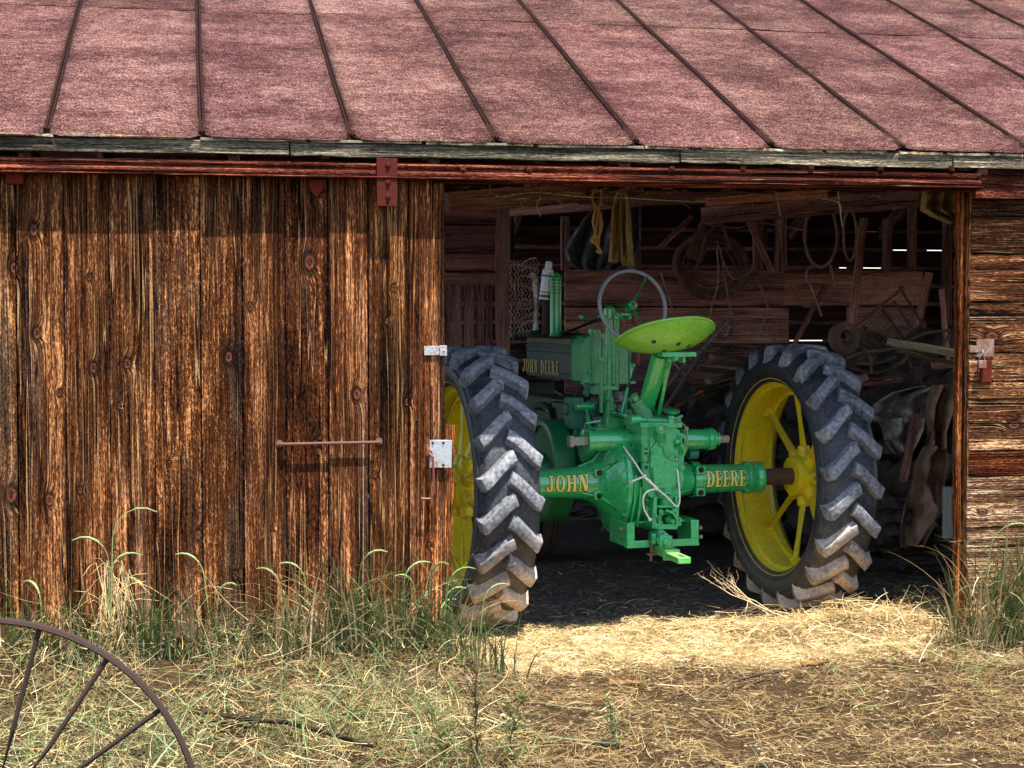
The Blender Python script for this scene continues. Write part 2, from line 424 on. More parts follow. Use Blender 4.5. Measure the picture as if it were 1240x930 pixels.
c = m.mix(1.0, c, (.325, .262, .25), 'MULTIPLY')
ROOFM = m.out(c, .8, .0, m.bump(v, .55, .006), .06)
tag(roof.build('roof', ROOFM, barn, smooth=50, solid=.003))
sb = B()
for x in XS:
    for dx, h in ((-.007, .018), (.007, .014)):
        pts = [];
        for k in range(21):
            y = eaveY(x)+.02 + (YR-eaveY(x)-.02)*k/20
            pts.append((x+dx+.002*math.sin(y*3+x), y, ZE+(y-6.75)*TP + h*.45))
        sb.tube(pts, .0066, 6, flat=1.6)
SEAMM = iron('seam_metal', (.010, .006, .006), (.035, .015, .012), .5, .9, 0)
SEAMM.node_tree.nodes['Principled BSDF'].inputs['Specular IOR Level'].default_value = .05
sb.build('seam', SEAMM, barn)
cap = B(); cap.box((.5*(X0+X1), YR, ZR+.01), (X1-X0, .22, .02)); cap.build('ridge_cap', ROOFM, barn)
# boarding under the metal and the rafters
sh = B(); y = 6.80
while y < YR:
    w = .17; yc = y+w/2
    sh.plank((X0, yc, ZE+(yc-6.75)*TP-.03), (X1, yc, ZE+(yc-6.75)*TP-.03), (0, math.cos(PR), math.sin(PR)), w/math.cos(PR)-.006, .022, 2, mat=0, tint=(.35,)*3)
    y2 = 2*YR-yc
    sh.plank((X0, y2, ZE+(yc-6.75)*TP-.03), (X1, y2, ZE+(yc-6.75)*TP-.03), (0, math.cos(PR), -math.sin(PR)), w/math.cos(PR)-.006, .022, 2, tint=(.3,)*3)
    y += w
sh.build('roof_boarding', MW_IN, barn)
for k in range(13):
    x = X0+.3 + k*.82
    if x > X1-.1: break
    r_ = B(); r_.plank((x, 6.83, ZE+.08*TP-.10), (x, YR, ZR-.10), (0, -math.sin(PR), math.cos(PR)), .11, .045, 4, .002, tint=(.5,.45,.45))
    r_.plank((x, YR, ZR-.10), (x, YB, ZR-(YB-YR)*TP-.10), (0, math.sin(PR), math.cos(PR)), .11, .045, 4, .002)
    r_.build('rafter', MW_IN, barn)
# fascia
f = B()
zt = P(300, 170, 6.77).z; zb = P(300, 187, 6.77).z
xs = [X0, .4, 2.05, 3.3, X1]
for a, c_ in zip(xs[:-1], xs[1:]):
    ya, yb = eaveY(a)+.028, eaveY(c_)+.028
    f.plank((a+.003, ya, (zt+zb)/2), (c_-.003, yb, (zt+zb)/2), (0, 0, 1), zt-zb, .028, 14, .0035, tint=(.6, .6, .58) if a < 1 else (1.35, 1.3, 1.2))  # left boards darker, right ones paler: shade and sun put into the tint
f.build('fascia', MW_FASCIA, barn, bevel=.003)
# broken packing strip between tin and fascia, with lichen
f = B(); m = M('lichen_wood'); gc = m.attr('gc'); n = m.noise(gc, 30, 5, .7); n2 = m.noise(gc, 7, 4, .6)
LICH = m.out(m.mix(m.ramp(n2, [(.45, 0), (.6, 1)]), m.ramp(n, [(.35, (.02, .015, .01)), (.7, (.35, .3, .2))]), m.ramp(n, [(.4, (.25, .14, .02)), (.65, (.62, .55, .38))])), .9, 0, m.bump(n, .8, .01))
x = -1.2
while x < 4.2:
    L = rng.uniform(.12, .5)
    f.plank((x, eaveY(x)+.020, zt+.006+rng.uniform(-.002, .002)), (x+L, eaveY(x+L)+.020, zt+.006), (0, 0, 1), .011, .03, 6, .002)
    x += L+rng.choice((.004, .02, .06))
f.build('packing_strip', LICH, barn)
# sliding door track
ra = B(); zr0, zr1 = P(300, 212, 6.80).z, P(300, 195, 6.80).z
XJ = P(1175, 220, 6.90).x
ra.box(((X0+XJ)/2, 6.845, (zr0+zr1)/2+.002), (XJ-X0, .07, zr1-zr0-.012))
ra.cyl((X0, 6.805, zr0+.014), (XJ, 6.805, zr0+.014), .014, n=10)
ra.cyl((X0, 6.805, zr1-.008), (XJ, 6.805, zr1-.008), .010, n=10)
ra.box(((X0+XJ)/2, 6.800, zr0-.002), (XJ-X0, .05, .006))
ra.build('door_track', RED_PAINT, barn, bevel=.002)
# red header board over the opening behind the track
hb = B(); zh0 = P(900, 227, 6.88).z
xo0 = P(540, 220, 6.88).x
hb.plank((xo0-1.2, 6.895, zh0+.045), (XJ, 6.895, zh0+.045), (0, 0, 1), .09, .03, 10, .002)
hb.plank((xo0-.05, 6.865, zh0+.008), (XJ, 6.865, zh0+.008), (0, 0, 1), .024, .03, 10, .002, tint=(1.25, 1.2, 1.1))
hb.build('header_board', RED_PAINT, barn, bevel=.002)
for px in (640, 725, 812, 898, 980, 1064, 1150, 560):
    p = P(px, 209, 6.815); k = B()
    k.box((p.x, 6.806, p.z+.014), (.022, .03, .022)); k.bolt((p.x, 6.791, p.z+.012), (0, -1, 0), .005, .003)
    k.build('track_bracket', RED_PAINT, barn, bevel=.002)

# --- front wall right of the opening
XW = P(1175, 400, 6.87).x
ws = B()
rows = [201,242,262,308,366,428,462,513,546,577,663,722,790]
tints = [None, (.55,.55,.52), (.33,.31,.30), (1.0,.9,.85), (1.05,1.0,1.0), (1.2,1.2,1.25), (.95,.9,.85), (.9,.95,1.0), (.62,.38,.3), (1.1,1.35,1.7), (1.25,1.6,2.1), (1.3,1.65,2.1), (1.1,1.35,1.7)]
for i, (a, c_) in enumerate(zip(rows[:-1], rows[1:])):
    za, zc = P(1205, a, 6.87).z, P(1205, c_, 6.87).z
    t = tints[i]
    yw = 6.850 if t is None else 6.884+rng.uniform(-.003, .003)
    ws.plank((XW+rng.uniform(-.008, .004), yw, (za+zc)/2), (X1-.3, yw, (za+zc)/2), (0, 0, 1), za-zc-.005, .028, 40, .0025, mat=1 if t is None else 0, tint=t or (1, 1, 1))
ws.build('front_wall', [MW_SIDE, RED_PAINT], barn, bevel=.003)
# --- fixed wall left of the door + side walls + rear wall
w2 = B()
z = .08
while z < 2.15:
    w2.plank((X0+.04, 6.965, z+.09), (P(50, 400, 6.95).x, 6.965, z+.09), (0, 0, 1), .176, .026, 4, .002); z += .18
w2.build('fixed_wall', MW_SIDE, barn)
for sx, nm in ((X1-.3, 'side_wall'),):        # left end omitted and right wall gapped out of view, made up to admit daylight
    w3 = B(); z = .05
    while z < ZR-.1:
        if z < 2.0:
            w3.plank((sx, 9.7, z+.09), (sx, YB, z+.09), (0, 0, 1), .178, .025, 3); z += .18; continue
        ya = 6.95 if z < 2.1 else 6.75+(z-ZE)/TP+.05
        yb = YB if z < 2.1 else 2*YR-ya
        w3.plank((sx, ya, z+.09), (sx, yb, z+.09), (0, 0, 1), .178, .025, 3); z += .18
    w3.build(nm, MW_IN, barn)
rw = B()
slits = [((1040, 1066), 288), ((1080, 1103), 310), ((1121, 1146), 305), ((1015, 1024), 321), ((1044, 1066), 318), ((1098, 1101), 276), ((955, 995), 406)]
z = .0; edges = []
while z < 2.62: edges.append(z); z += .158
sl = []
for (xa, xb), y in slits:
    a, c_ = P(xa, y, YB), P(xb, y, YB); sl.append((a.x, c_.x, a.z))
for z in edges: rw.plank((X0+.1, YB, z+.079), (X1-.3, YB, z+.079), (0, 0, 1), .150, .022, 3, tint=(.22, .2, .2))
for z in edges[1:]:
    near = sorted([s for s in sl if abs(s[2]-z) < .079]); x = X0+.1
    for s in near+[(X1-.3, X1-.3, 0)]:
        if s[0] > x+.01: rw.box(((x+s[0])/2, YB-.018, z), (s[0]-x, .012, .03))
        x = s[1]
rw.build('rear_wall', MW_IN, barn)

# --- door jamb
j = B(); jx0, jx1 = P(1165, 400, 6.88).x, P(1172, 400, 6.88).x
j.plank(((jx0+jx1)/2-.004, 6.935, zh0+.03), ((jx0+jx1)/2, 6.935, -.02), (1, 0, 0), jx1-jx0, .045, 60, .005, tint=(1.5, 1.0, .7))
j.plank((jx1+.009, 6.90, zh0), (jx1+.009, 6.90, -.02), (1, 0, 0), .012, .05, 60, .004, tint=(1.8, 1.5, 1.2))
j.build('door_jamb', MW_SIDE, barn, bevel=.002)
j = B(); xl = P(520, 400, 7.0).x
j.plank((xl, 7.02, zh0+.1), (xl, 7.02, 0), (1, 0, 0), .12, .10, 8, .002); j.build('door_post', MW_IN, barn)

# --- sliding door
edges_px = [-150, -92, -37, 20, 79, 133, 187, 243, 294, 346, 397, 446, 495, 540]
ex = [P(p, 420, YD).x for p in edges_px]
DT = P(300, 214, YD).z
dr = B()
for i, (a, c_) in enumerate(zip(ex[:-1], ex[1:])):
    zb_ = rng.uniform(.10, .16); yo = rng.uniform(-.006, .006)
    k = rng.uniform(.72, 1.2); tn = (k, k*rng.uniform(.92, 1.03), k*rng.uniform(.9, 1.05))
    if i == len(ex)-2: tn = (1.3, 1.15, 1.05)
    dr.plank(((a+c_)/2, YD+.012+yo, DT+.01), ((a+c_)/2, YD+.012+yo, zb_), (1, 0, 0), c_-a-rng.choice((.004, .0055, .009)), .024, 40, .0016, tint=tn)
STAIN = paint('iron_stain', (.015, .01, .008), .9, spec=.05)
nl = dr
for i, (a, c_) in enumerate(zip(ex[:-1], ex[1:])):
    for yy_ in (238, 262, 516, 548, 700):
        for fx in (.2, .75):
            p = P(300, yy_+rng.uniform(-6, 6), YD); x = a+(c_-a)*fx+rng.uniform(-.01, .01)
            nl.cyl((x, YD+.003, p.z), (x, YD-.004, p.z), .0042, .0036, 7, mat=1)
            if yy_ > 500 and rng.random() < .6: nl.box((x, YD-.0008, p.z-.04), (.003, .003, rng.uniform(.03, .09)), mat=2)
door = dr.build('sliding_door', [MW_DOOR, RUST, STAIN], barn)
br = B()
for z in (DT-.15, 1.02, .35): br.plank((ex[0]+.02, YD+.046, z), (ex[-1]-.004, YD+.046, z), (0, 0, 1), .14, .036, 4, .002)
br.plank((ex[-1]-.05, YD+.045, DT-.24), (ex[-1]-.05, YD+.045, .45), (1, 0, 0), .08, .03, 6, .002)
e0 = P(536, 515, YD+.03); e1 = P(536, 700, YD+.03)
br.plank((e0.x+.026, YD+.04, e0.z), (e1.x+.012, YD+.04, e1.z), (1, 0, 0), .05, .02, 24, .006, tint=(1.3, 1, .8))
br.build('door_brace', MW_DOOR, door)
h = B(); a, c_ = P(339, 538, YD-.034), P(460, 535.5, YD-.034)
pts = [V((a.x, YD, a.z+.004)), V((a.x, YD-.026, a.z)), V((a.x+.012, YD-.034, a.z))] + [a.lerp(c_, t) for t in (.1, .5, .9)] + [V((c_.x-.012, YD-.034, c_.z)), V((c_.x, YD-.026, c_.z)), V((c_.x, YD, c_.z))]
h.tube(pts, .0065, 8)
for q in (a, c_): h.cyl((q.x, YD+.001, q.z), (q.x, YD-.008, q.z), .016, .014, 10)
h.build('handle', iron('red_brown_iron', (.12, .055, .045), (.18, .075, .05), .6, .7, .1), door)
HANG = paint('red_iron_paint', (.095, .018, .012), .85, (.015, .007, .005), .95, wear=(.3, .16, .12), bump=.6, spec=.08, scale=30)
for (xa, ya, xb, yb) in ((455, 196, 480, 254),):
    k = B(); a, c_ = P(xa, ya, YD-.04), P(xb, yb, YD-.04)
    cx, cz = (a.x+c_.x)/2, (a.z+c_.z)/2
    k.box((cx, YD-.075, cz+.012), (c_.x-a.x, .008, a.z-c_.z+.0)); k.box((cx, YD-.037, c_.z+.05), ((c_.x-a.x)*.9, .07, .05))
    k.box((cx, YD-.045, a.z+.006), ((c_.x-a.x)*.8, .06, .01))
    for f_ in (.86, .5, .2): k.bolt((cx+.004, YD-.079, c_.z+.012+(a.z-c_.z)*f_), (0, -1, 0), .009, .007)
    k.build('door_hanger', HANG, door, bevel=.004)
k = B(); a = P(17, 214, YD-.02); k.box((a.x, YD-.01, a.z), (.07, .03, .06)); k.build('door_hanger', BRKT, door, bevel=.008)
k = B(); a = P(383, 226, YD-.01)
k.add([(a.x-.03, YD-.012, a.z+.03), (a.x+.03, YD-.012, a.z+.03), (a.x+.028, YD-.012, a.z-.01), (a.x, YD-.012, a.z-.045), (a.x-.028, YD-.012, a.z-.01)]+[(a.x-.03, YD, a.z+.03), (a.x+.03, YD, a.z+.03), (a.x+.028, YD, a.z-.01), (a.x, YD, a.z-.045), (a.x-.028, YD, a.z-.01)],
      [(4,3,2,1,0), (0,1,6,5), (1,2,7,6), (2,3,8,7), (3,4,9,8), (4,0,5,9)])
k.bolt((a.x, YD-.013, a.z+.008), (0, -1, 0), .008, .005); k.build('bracket', BRKT, door, bevel=.003)
k = B(); a, c_ = P(513, 419, YD-.004), P(540, 430, YD-.004)
k.box(((a.x+c_.x)/2+.002, YD-.005, (a.z+c_.z)/2), (c_.x-a.x, .004, a.z-c_.z)); k.box((c_.x-.012, YD-.010, (a.z+c_.z)/2), (.03, .006, a.z-c_.z+.004)); k.bolt((c_.x-.01, YD-.013, (a.z+c_.z)/2), (0,-1,0), .004, .003)
k.build('strap', GALV, door, bevel=.001)
k = B(); a, c_ = P(520, 533, YD-.014), P(547, 566, YD-.014)
k.box(((a.x+c_.x)/2, YD-.016, (a.z+c_.z)/2), (c_.x-a.x, .004, a.z-c_.z), Matrix.Rotation(R(1.5), 3, 'Y'))
k.build('latch_plate', GALV, door, bevel=.001)
for fx in (.14, .62):
    for fz in (.1, .9): k2 = B(); k2.bolt((a.x+(c_.x-a.x)*fx, YD-.018, a.z+(c_.z-a.z)*fz), (0, -1, 0), .004, .004); k2.build('latch_bolt', RUST, door)
k = B(); q = [P(520, 549, YD-.03), P(524, 553, YD-.045), P(525, 575, YD-.05), P(526, 596, YD-.05), P(522, 604, YD-.05), P(510, 604, YD-.05)]
k.tube([V((q[0].x, YD-.002, q[0].z))]+q, .0055, 8); k.lathe([(-.004, .006), (-.004, .014), (.004, .014), (.004, .006)], (q[0].x, YD-.026, q[0].z), (0, 1, 0), 14, close=True)
k.build('hook', paint('red_hook_paint', (.14, .03, .02), .5, bump=.2), door)
# hasp on the right wall
hp = B(); a = P(1183, 411, 6.86); c_ = P(1204, 432, 6.86)
hp.box(((a.x+c_.x)/2, 6.864, (a.z+c_.z)/2), (c_.x-a.x, .005, a.z-c_.z)); hp.box((a.x-.012, 6.860, (a.z+c_.z)/2-.004), (.05, .006, .03))
hp.lathe([(-.003, .008), (-.003, .014), (.003, .014), (.003, .008)], P(1189, 428, 6.845), (1, 0, 0), 12, close=True)
HASPM = iron('dull_hasp_iron', (.30, .27, .24), (.20, .09, .05), .55, .6, .3)
hp.build('hasp', HASPM, barn, bevel=.001)
hp = B(); a = P(1190, 437, 6.87); c_ = P(1201, 462, 6.87)
hp.box(((a.x+c_.x)/2-.01, 6.864, (a.z+c_.z)/2), (.055, .012, .10)); hp.build('hinge', paint('dark_red_iron', (.09, .014, .010), .9, spec=.05), barn, bevel=.003)
pl = B(); a = P(1189, 441, 6.84)
pl.box((a.x, 6.838, a.z), (.036, .018, .034)); pl.tube([V((a.x-.012, 6.838, a.z+.015))]+[V((a.x+.012*math.cos(t), 6.838, a.z+.030+.012*math.sin(t))) for t in np.linspace(math.pi, 0, 9)]+[V((a.x+.012, 6.838, a.z+.015))], .0035, 8)
tag(pl.build('padlock', HASPM, bevel=.002), 'small steel padlock hanging from the hasp on the right wall boards', 'padlock')

# ------------------------------------------------------------------ interior partition, posts, beams
YP = 11.5
pt = B()
def band(b_, xa, xb, ya, yb, Y, t=.03, tint=(1, 1, 1), seg=10):
    a, c_ = P(xa, ya, Y), P(xb, yb, Y)
    b_.plank((a.x, Y, (a.z+c_.z)/2), (c_.x, Y, (a.z+c_.z)/2), (0, 0, 1), a.z-c_.z-.006, t, seg, .003, tint=tint)
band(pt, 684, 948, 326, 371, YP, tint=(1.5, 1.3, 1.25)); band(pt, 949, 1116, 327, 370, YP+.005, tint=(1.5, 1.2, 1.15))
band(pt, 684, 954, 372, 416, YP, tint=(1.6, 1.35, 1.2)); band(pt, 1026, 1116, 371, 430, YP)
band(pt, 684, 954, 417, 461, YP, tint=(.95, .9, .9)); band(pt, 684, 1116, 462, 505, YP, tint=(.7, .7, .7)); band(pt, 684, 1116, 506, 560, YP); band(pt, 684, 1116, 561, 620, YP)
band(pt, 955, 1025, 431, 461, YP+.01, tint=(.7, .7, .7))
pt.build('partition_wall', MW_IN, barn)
lw = B(); YQ = 10.6
for a, c_, t in ((238, 272, (1, .8, .7)), (272, 306, (.6, .5, .5)), (306, 328, (.9, .75, .7)), (329, 345, (1, .85, .8))):
    band(lw, 430, 617, a, c_, YQ, tint=t)
for xa, xb in ((470, 500), (500, 530), (530, 560), (561, 575), (576, 587), (588, 597)):
    a, c_ = P(xa, 345, YQ+.02), P(xb, 600, YQ+.02)
    lw.plank(((a.x+c_.x)/2, YQ+.02, a.z), ((a.x+c_.x)/2, YQ+.02, .0), (1, 0, 0), c_.x-a.x-.006, .02, 5, .002, tint=(.75, .65, .65))
a, c_ = P(600, 300, YQ-.01), P(617, 600, YQ-.01)
lw.plank(((a.x+c_.x)/2, YQ-.02, P(600, 238, YQ).z), ((a.x+c_.x)/2, YQ-.02, 0), (1, 0, 0), c_.x-a.x, .05, 6, .003, tint=(1, .9, .85))
lw.build('stall_wall', MW_IN, barn)
for (xa, xb, y0, y1, Y, t) in ((680, 689, 262, 327, YP, 1.0), (762, 775, 240, 326, YP-.04, 1.1), (913, 927, 240, 327, YP-.03, .9), (938, 951, 252, 328, YP-.05, 1.25), (1070, 1078, 265, 330, YP, .8), (1100, 1108, 250, 330, YP+.1, .9), (1143, 1150, 250, 470, YP+.4, 1.0)):
    k = B(); a = P(xa, y0, Y); c_ = P(xb, y1, Y)
    k.plank(((a.x+c_.x)/2, Y, a.z), ((a.x+c_.x)/2, Y, c_.z), (1, 0, 0), c_.x-a.x, .05, 5, .003, tint=(t,)*3); k.build('stud', MW_IN, barn)
def beam(px0, py0, Y0, px1, py1, Y1, w, t, name='beam', tint=(1, 1, 1), mat=None):
    k = B(); a, c_ = P(px0, py0, Y0), P(px1, py1, Y1)
    k.plank(a, c_, (0, 0, 1), w, t, 10, .004, tint=tint); return k.build(name, mat or MW_IN, barn)
beam(850, 262, 9.2, 1112, 240, 8.6, .10, .05, tint=(.9, .85, .85))
beam(620, 258, 10.4, 860, 238, 9.4, .05, .06, tint=(1.2, 1, .95))
beam(540, 245, 8.2, 720, 232, 8.6, .10, .05, tint=(.6, .55, .55))
beam(855, 245, 7.9, 1000, 234, 7.9, .04, .04, tint=(1.3, 1.1, 1))
beam(700, 240, 9.0, 1150, 240, 9.0, .07, .05, tint=(.5, .5, .5))
# ------------------------------------------------------------------ the tractor (local: x right, y forward, z up; origin on the floor under the rear axle)
TO = V((2.137, 7.866, -.012)); PH = R(6.0)
TD = V((-math.sin(PH), math.cos(PH), 0)); TX = V((math.cos(PH), math.sin(PH), 0))
def T(px, py, yl):
    d = ray(px, py); s = ((TO - CAMP).dot(TD) + yl)/d.dot(TD)
    w_ = CAMP + d*s - TO; return V((w_.dot(TX), yl, w_.z))
GREEN = paint('green_tractor_paint', (.014, .42, .115), .24, (.008, .05, .018), .8, bump=.28, spec=.7, scale=8, coat=.9, wear=(.12, .10, .06), dust=.2)
LIME = paint('lime_green_paint', (.20, .50, .04), .35, (.10, .14, .02), .45, bump=.05, spec=.5, coat=.3, dust=.25)
DGREEN = paint('dark_green_paint', (.002, .028, .010), .45, (.010, .008, .006), .7, bump=.15, dust=.1)
YELLOW = paint('yellow_wheel_paint', (1.0, .66, .010), .42, (.13, .085, .012), .5, bump=.10, wear=(.12, .07, .02), scale=5, dust=.25)
LETTER = paint('yellow_lettering', (.72, .62, .10), .5, (.4, .3, .08), .25)
LOUT = paint('dark_outline', (.004, .03, .012), .5)
GOLD = paint('gold_lettering', (.45, .33, .09), .5)
BLACK = paint('black_paint', (.012, .012, .012), .4)
STEEL = iron('worn_steel', (.40, .38, .37), (.16, .09, .06), .35, .4, .8)
REDP = paint('red_hose', (.25, .02, .03), .5)
tr = empty('tractor', TO, PH, 'green two cylinder farm tractor with yellow wheels parked nose first in the barn doorway', 'tractor', world=False)

def tyre_material():
    m = M('dusty_tyre_rubber'); gc = m.attr('gc')
    n = m.noise(gc, 9, 6, .7); n2 = m.noise(gc, 60, 3, .5); n3 = m.noise(gc, 240, 2, .6); n4 = m.noise(gc, 3, 3, .6)
    f = m.ramp(m.math('MULTIPLY_ADD', n2, .6, m.math('MULTIPLY', n, .5)), [(.40, 0), (.80, 1)])
    c = m.mix(f, (.010, .0105, .013), (.066, .067, .070))
    # dried mud low on the tyre, paled to put sunlight into its colour
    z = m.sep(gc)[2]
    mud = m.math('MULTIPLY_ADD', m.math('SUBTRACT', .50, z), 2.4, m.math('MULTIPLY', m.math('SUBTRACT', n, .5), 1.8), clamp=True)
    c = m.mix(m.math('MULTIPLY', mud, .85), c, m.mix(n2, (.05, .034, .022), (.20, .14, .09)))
    c = m.mix(1.0, c, m.attr('tint', 'Color'), 'MULTIPLY')
    return m.out(c, m.math('MULTIPLY_ADD', f, .25, .42), 0, m.bump(m.math('ADD', n2, m.math('MULTIPLY', n3, .6)), .45, .004), .3)
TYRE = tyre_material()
AZ = .668
def wheel(side, label):
    cx = .88 if side > 0 else -.815; C = V((cx, 0, AZ))
    t = B()
    RT0, HW = .672, .150
    def carc(v): return .634 - .9*v*v - (1.6*(abs(v)-.10)**2*8 if abs(v) > .10 else 0)
    prof = []
    for v in np.linspace(-.122, .122, 17): prof.append((v, carc(v)))
    outer = [(.135, .598), (.144, .575), (.149, .555), (.146, .530), (.134, .505), (.120, .492), (.114, .480)]
    prof = [(-a, r) for a, r in outer[::-1]] + prof + outer
    t.lathe([(a*side, r) for a, r in prof], C, (1, 0, 0), 96, ref=V((0, -1, 0)), tint=(1.1, 1.15, 1.2))
    for r0, a in ((.582, .1435), (.520, .1425)):
        for s in (-1, 1): t.lathe([((a-.004)*s, r0-.006), ((a+.003)*s, r0-.002), ((a+.003)*s, r0+.002), ((a-.004)*s, r0+.006)], C, (1, 0, 0), 72)
    N = 21; pit = 2*math.pi/N
    for s in (-1, 1):
        for k in range(N):
            th0 = k*pit + (pit/2 if s > 0 else 0)
            path = [(-.012, 0), (.02, .03), (.050, .075), (.080, .12), (.105, .160), (.126, .188), (.137, .195), (.141, .195)]
            vs = []; K = len(path)
            for j, (v, dth) in enumerate(path):
                th = th0 - dth
                wb = .036/.65; wt_ = (.0225 + .005*(j/(K-1)))/.65
                rt = RT0 - .35*v*v - (0 if j < 6 else (.010, .050)[j-6]); rb = (carc(v)-.012) if j < 6 else (.592, .578)[j-6]
                vv = v + (.004 if j == 7 else 0)
                for (r, da) in ((rb, -wb*1.0), (rt-.003, -wt_), (rt, -wt_*.78), (rt, wt_*.78), (rt-.003, wt_), (rb, wb*1.0)):
                    # the bar slopes: its width is measured across the bar
                    a = th + da*1.05; vx = vv + da*.22
                    if j == 0: vx = vv+da*.25
                    vs.append(C + V((vx*s, -r*math.cos(a), r*math.sin(a))))
            n = 6
            fs = [(j*n+i, j*n+i+1, (j+1)*n+i+1, (j+1)*n+i) for j in range(K-1) for i in range(n-1)]
            fs += [tuple(range(n))[::-1], tuple(range((K-1)*n, K*n))]
            q = rng.uniform(4.6, 6.2)
            t.add(vs, fs, 0, (q, q, q))
    ty = None
    wh = bpy.data.objects.new('rear_wheel', None)
    # rim
    r_ = B()
    pr = [(-.130, .504), (-.126, .511), (-.118, .503), (-.105, .486), (-.088, .480), (-.079, .463), (-.05, .455), (.05, .455), (.079, .463), (.088, .480), (.105, .486), (.118, .503), (.126, .511), (.130, .504)]
    inn = [(a*.985, r-.008) for a, r in pr[::-1]]
    r_.lathe(pr+inn, C, (1, 0, 0), 80, close=True)
    # centre flange of the rim that the spokes are bolted to
    r_.lathe([(.03*side, .449), (.03*side, .428), (.042*side, .428), (.042*side, .449)], C, (1, 0, 0), 80, close=True)
    rim = r_.build('rear_wheel', YELLOW, tr, 40, bevel=.0015)
    rim['label'] = label
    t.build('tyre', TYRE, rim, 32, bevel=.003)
    hb_ = B(); s = side
    hb_.lathe([(-.02*s, .05), (-.02*s, .098), (.0, .104), (.10*s, .104), (.115*s, .098), (.115*s, .07), (.16*s, .064), (.165*s, .045), (.165*s, .042), (-.02*s, .042)], C, (1, 0, 0), 32, close=True)
    for k in range(8):
        a = k*math.pi/4 + (0 if s > 0 else R(22)); d = V((0, -math.cos(a), math.sin(a)))
        hb_.cyl(C+d*.085+V((.055*s, 0, 0)), C+d*.155+V((.05*s, 0, 0)), .040, .030, 10)
    for k in range(3):
        a = k*2.094+.5; d = V((0, -math.cos(a), math.sin(a)))
        hb_.box(C+d*.085+V((.14*s, 0, 0)), (.06, .07, .05), Matrix.Rotation(a, 3, 'X').inverted()); hb_.bolt(C+d*.085+V((.17*s, 0, 0)), (s, 0, 0), .018, .016)
    hb_.build('hub', YELLOW, rim, 40, bevel=.003)
    for k in range(8):
        a = k*math.pi/4 + (0 if s > 0 else R(22)); d = V((0, -math.cos(a), math.sin(a))); e = V((0, math.sin(a), math.cos(a)))
        p_ = B(); p_.tube([C+d*.13+V((.052*s, 0, 0)), C+d*.42+V((.01*s, 0, 0))], [.026, .022], 12, flat=.6)
        p_.box(C+d*.433+V((.008*s, 0, 0)), (.040, .036, .036), Matrix.Rotation(-a, 3, 'X'))
        p_.bolt(C+d*.425+V((-.012*s, 0, 0))+e*.01, (-s, 0, 0), .010, .010)
        p_.build('spoke', YELLOW, rim, 40, bevel=.003)
    return rim
wheel(-1, 'dusty left rear wheel half hidden behind the sliding door')
wheel(1, 'right rear wheel with bright yellow inner rim')

# axle housings (trumpets)
def trumpet(s):
    b_ = B()
    pr = [(.10, .235), (.125, .238), (.135, .222), (.150, .195), (.165, .160), (.185, .128), (.21, .105), (.24, .090), (.28, .080), (.34, .075), (.45, .072), (.60, .067), (.615, .070)]
    b_.lathe([(a*s, r) for a, r in pr], (0, 0, AZ), (1, 0, 0), 40)
    b_.lathe([(a*s, r) for a, r in [(.60, .06), (.60, .080), (.622, .084), (.63, .078), (.655, .078), (.665, .083), (.685, .083), (.69, .06), (.69, .04)]], (0, 0, AZ), (1, 0, 0), 32)
    for k in range(8):
        a = k*math.pi/4+.3; b_.bolt((.600*s, .072*math.cos(a), AZ+.072*math.sin(a)), (-s, 0, 0), .008, .008)
    b_.lathe([(a*s, r) for a, r in [(.098, .22), (.098, .250), (.118, .250), (.118, .225)]], (0, 0, AZ), (1, 0, 0), 48, close=True)
    for k in range(20):
        a = k*math.pi/10; b_.bolt((.117*s, .240*math.cos(a), AZ+.240*math.sin(a)), (s, 0, 0), .007, .007)
    # casting ribs
    for a in (R(35), R(-35), R(90)):
        d = V((0, -math.cos(a), math.sin(a)))
        pts = [V((.14*s, 0, AZ))+d*.215, V((.165*s, 0, AZ))+d*.162, V((.21*s, 0, AZ))+d*.106, V((.29*s, 0, AZ))+d*.078]
        b_.tube(pts, [.012, .010, .008, .004], 8)
    o = b_.build('axle_housing', GREEN, tr, 50)
    # clamp pads bolted round the housing
    cxp = T(724, 580, -.08).x if s < 0 else T(847, 580, -.08).x
    c_ = B()
    c_.lathe([(-.022, .083), (-.022, .091), (.022, .091), (.022, .083)], (cxp, 0, AZ), (1, 0, 0), 28, close=True)
    for z_ in (.052, -.055):
        c_.box((cxp, -.086, AZ+z_), (.050, .030, .042)); 
    c_.build('clamp', GREEN, o, 40, bevel=.004)
    for z_ in (.055, -.058):
        k = B(); k.bolt((cxp, -.101, AZ+z_), (0, -1, 0), .010, .010); k.build('bolt', RUST, o)
    return o
hl = trumpet(-1); hr = trumpet(1)
ax = B()
ax.cyl((.66, 0, AZ), (1.06, 0, AZ), .038, n=24)
for k in range(10):
    a = k*math.pi/5; ax.box((.85, .036*math.cos(a), AZ+.036*math.sin(a)), (.38, .012, .012), Matrix.Rotation(a, 3, 'X'))
AXM = iron('greasy_axle', (.05, .035, .028), (.14, .07, .04), .6, .4, .5)
ax.build('axle_shaft', AXM, tr); ax = B(); ax.cyl((-.66, 0, AZ), (-1.12, 0, AZ), .038, n=24); ax.build('axle_shaft', AXM, tr)

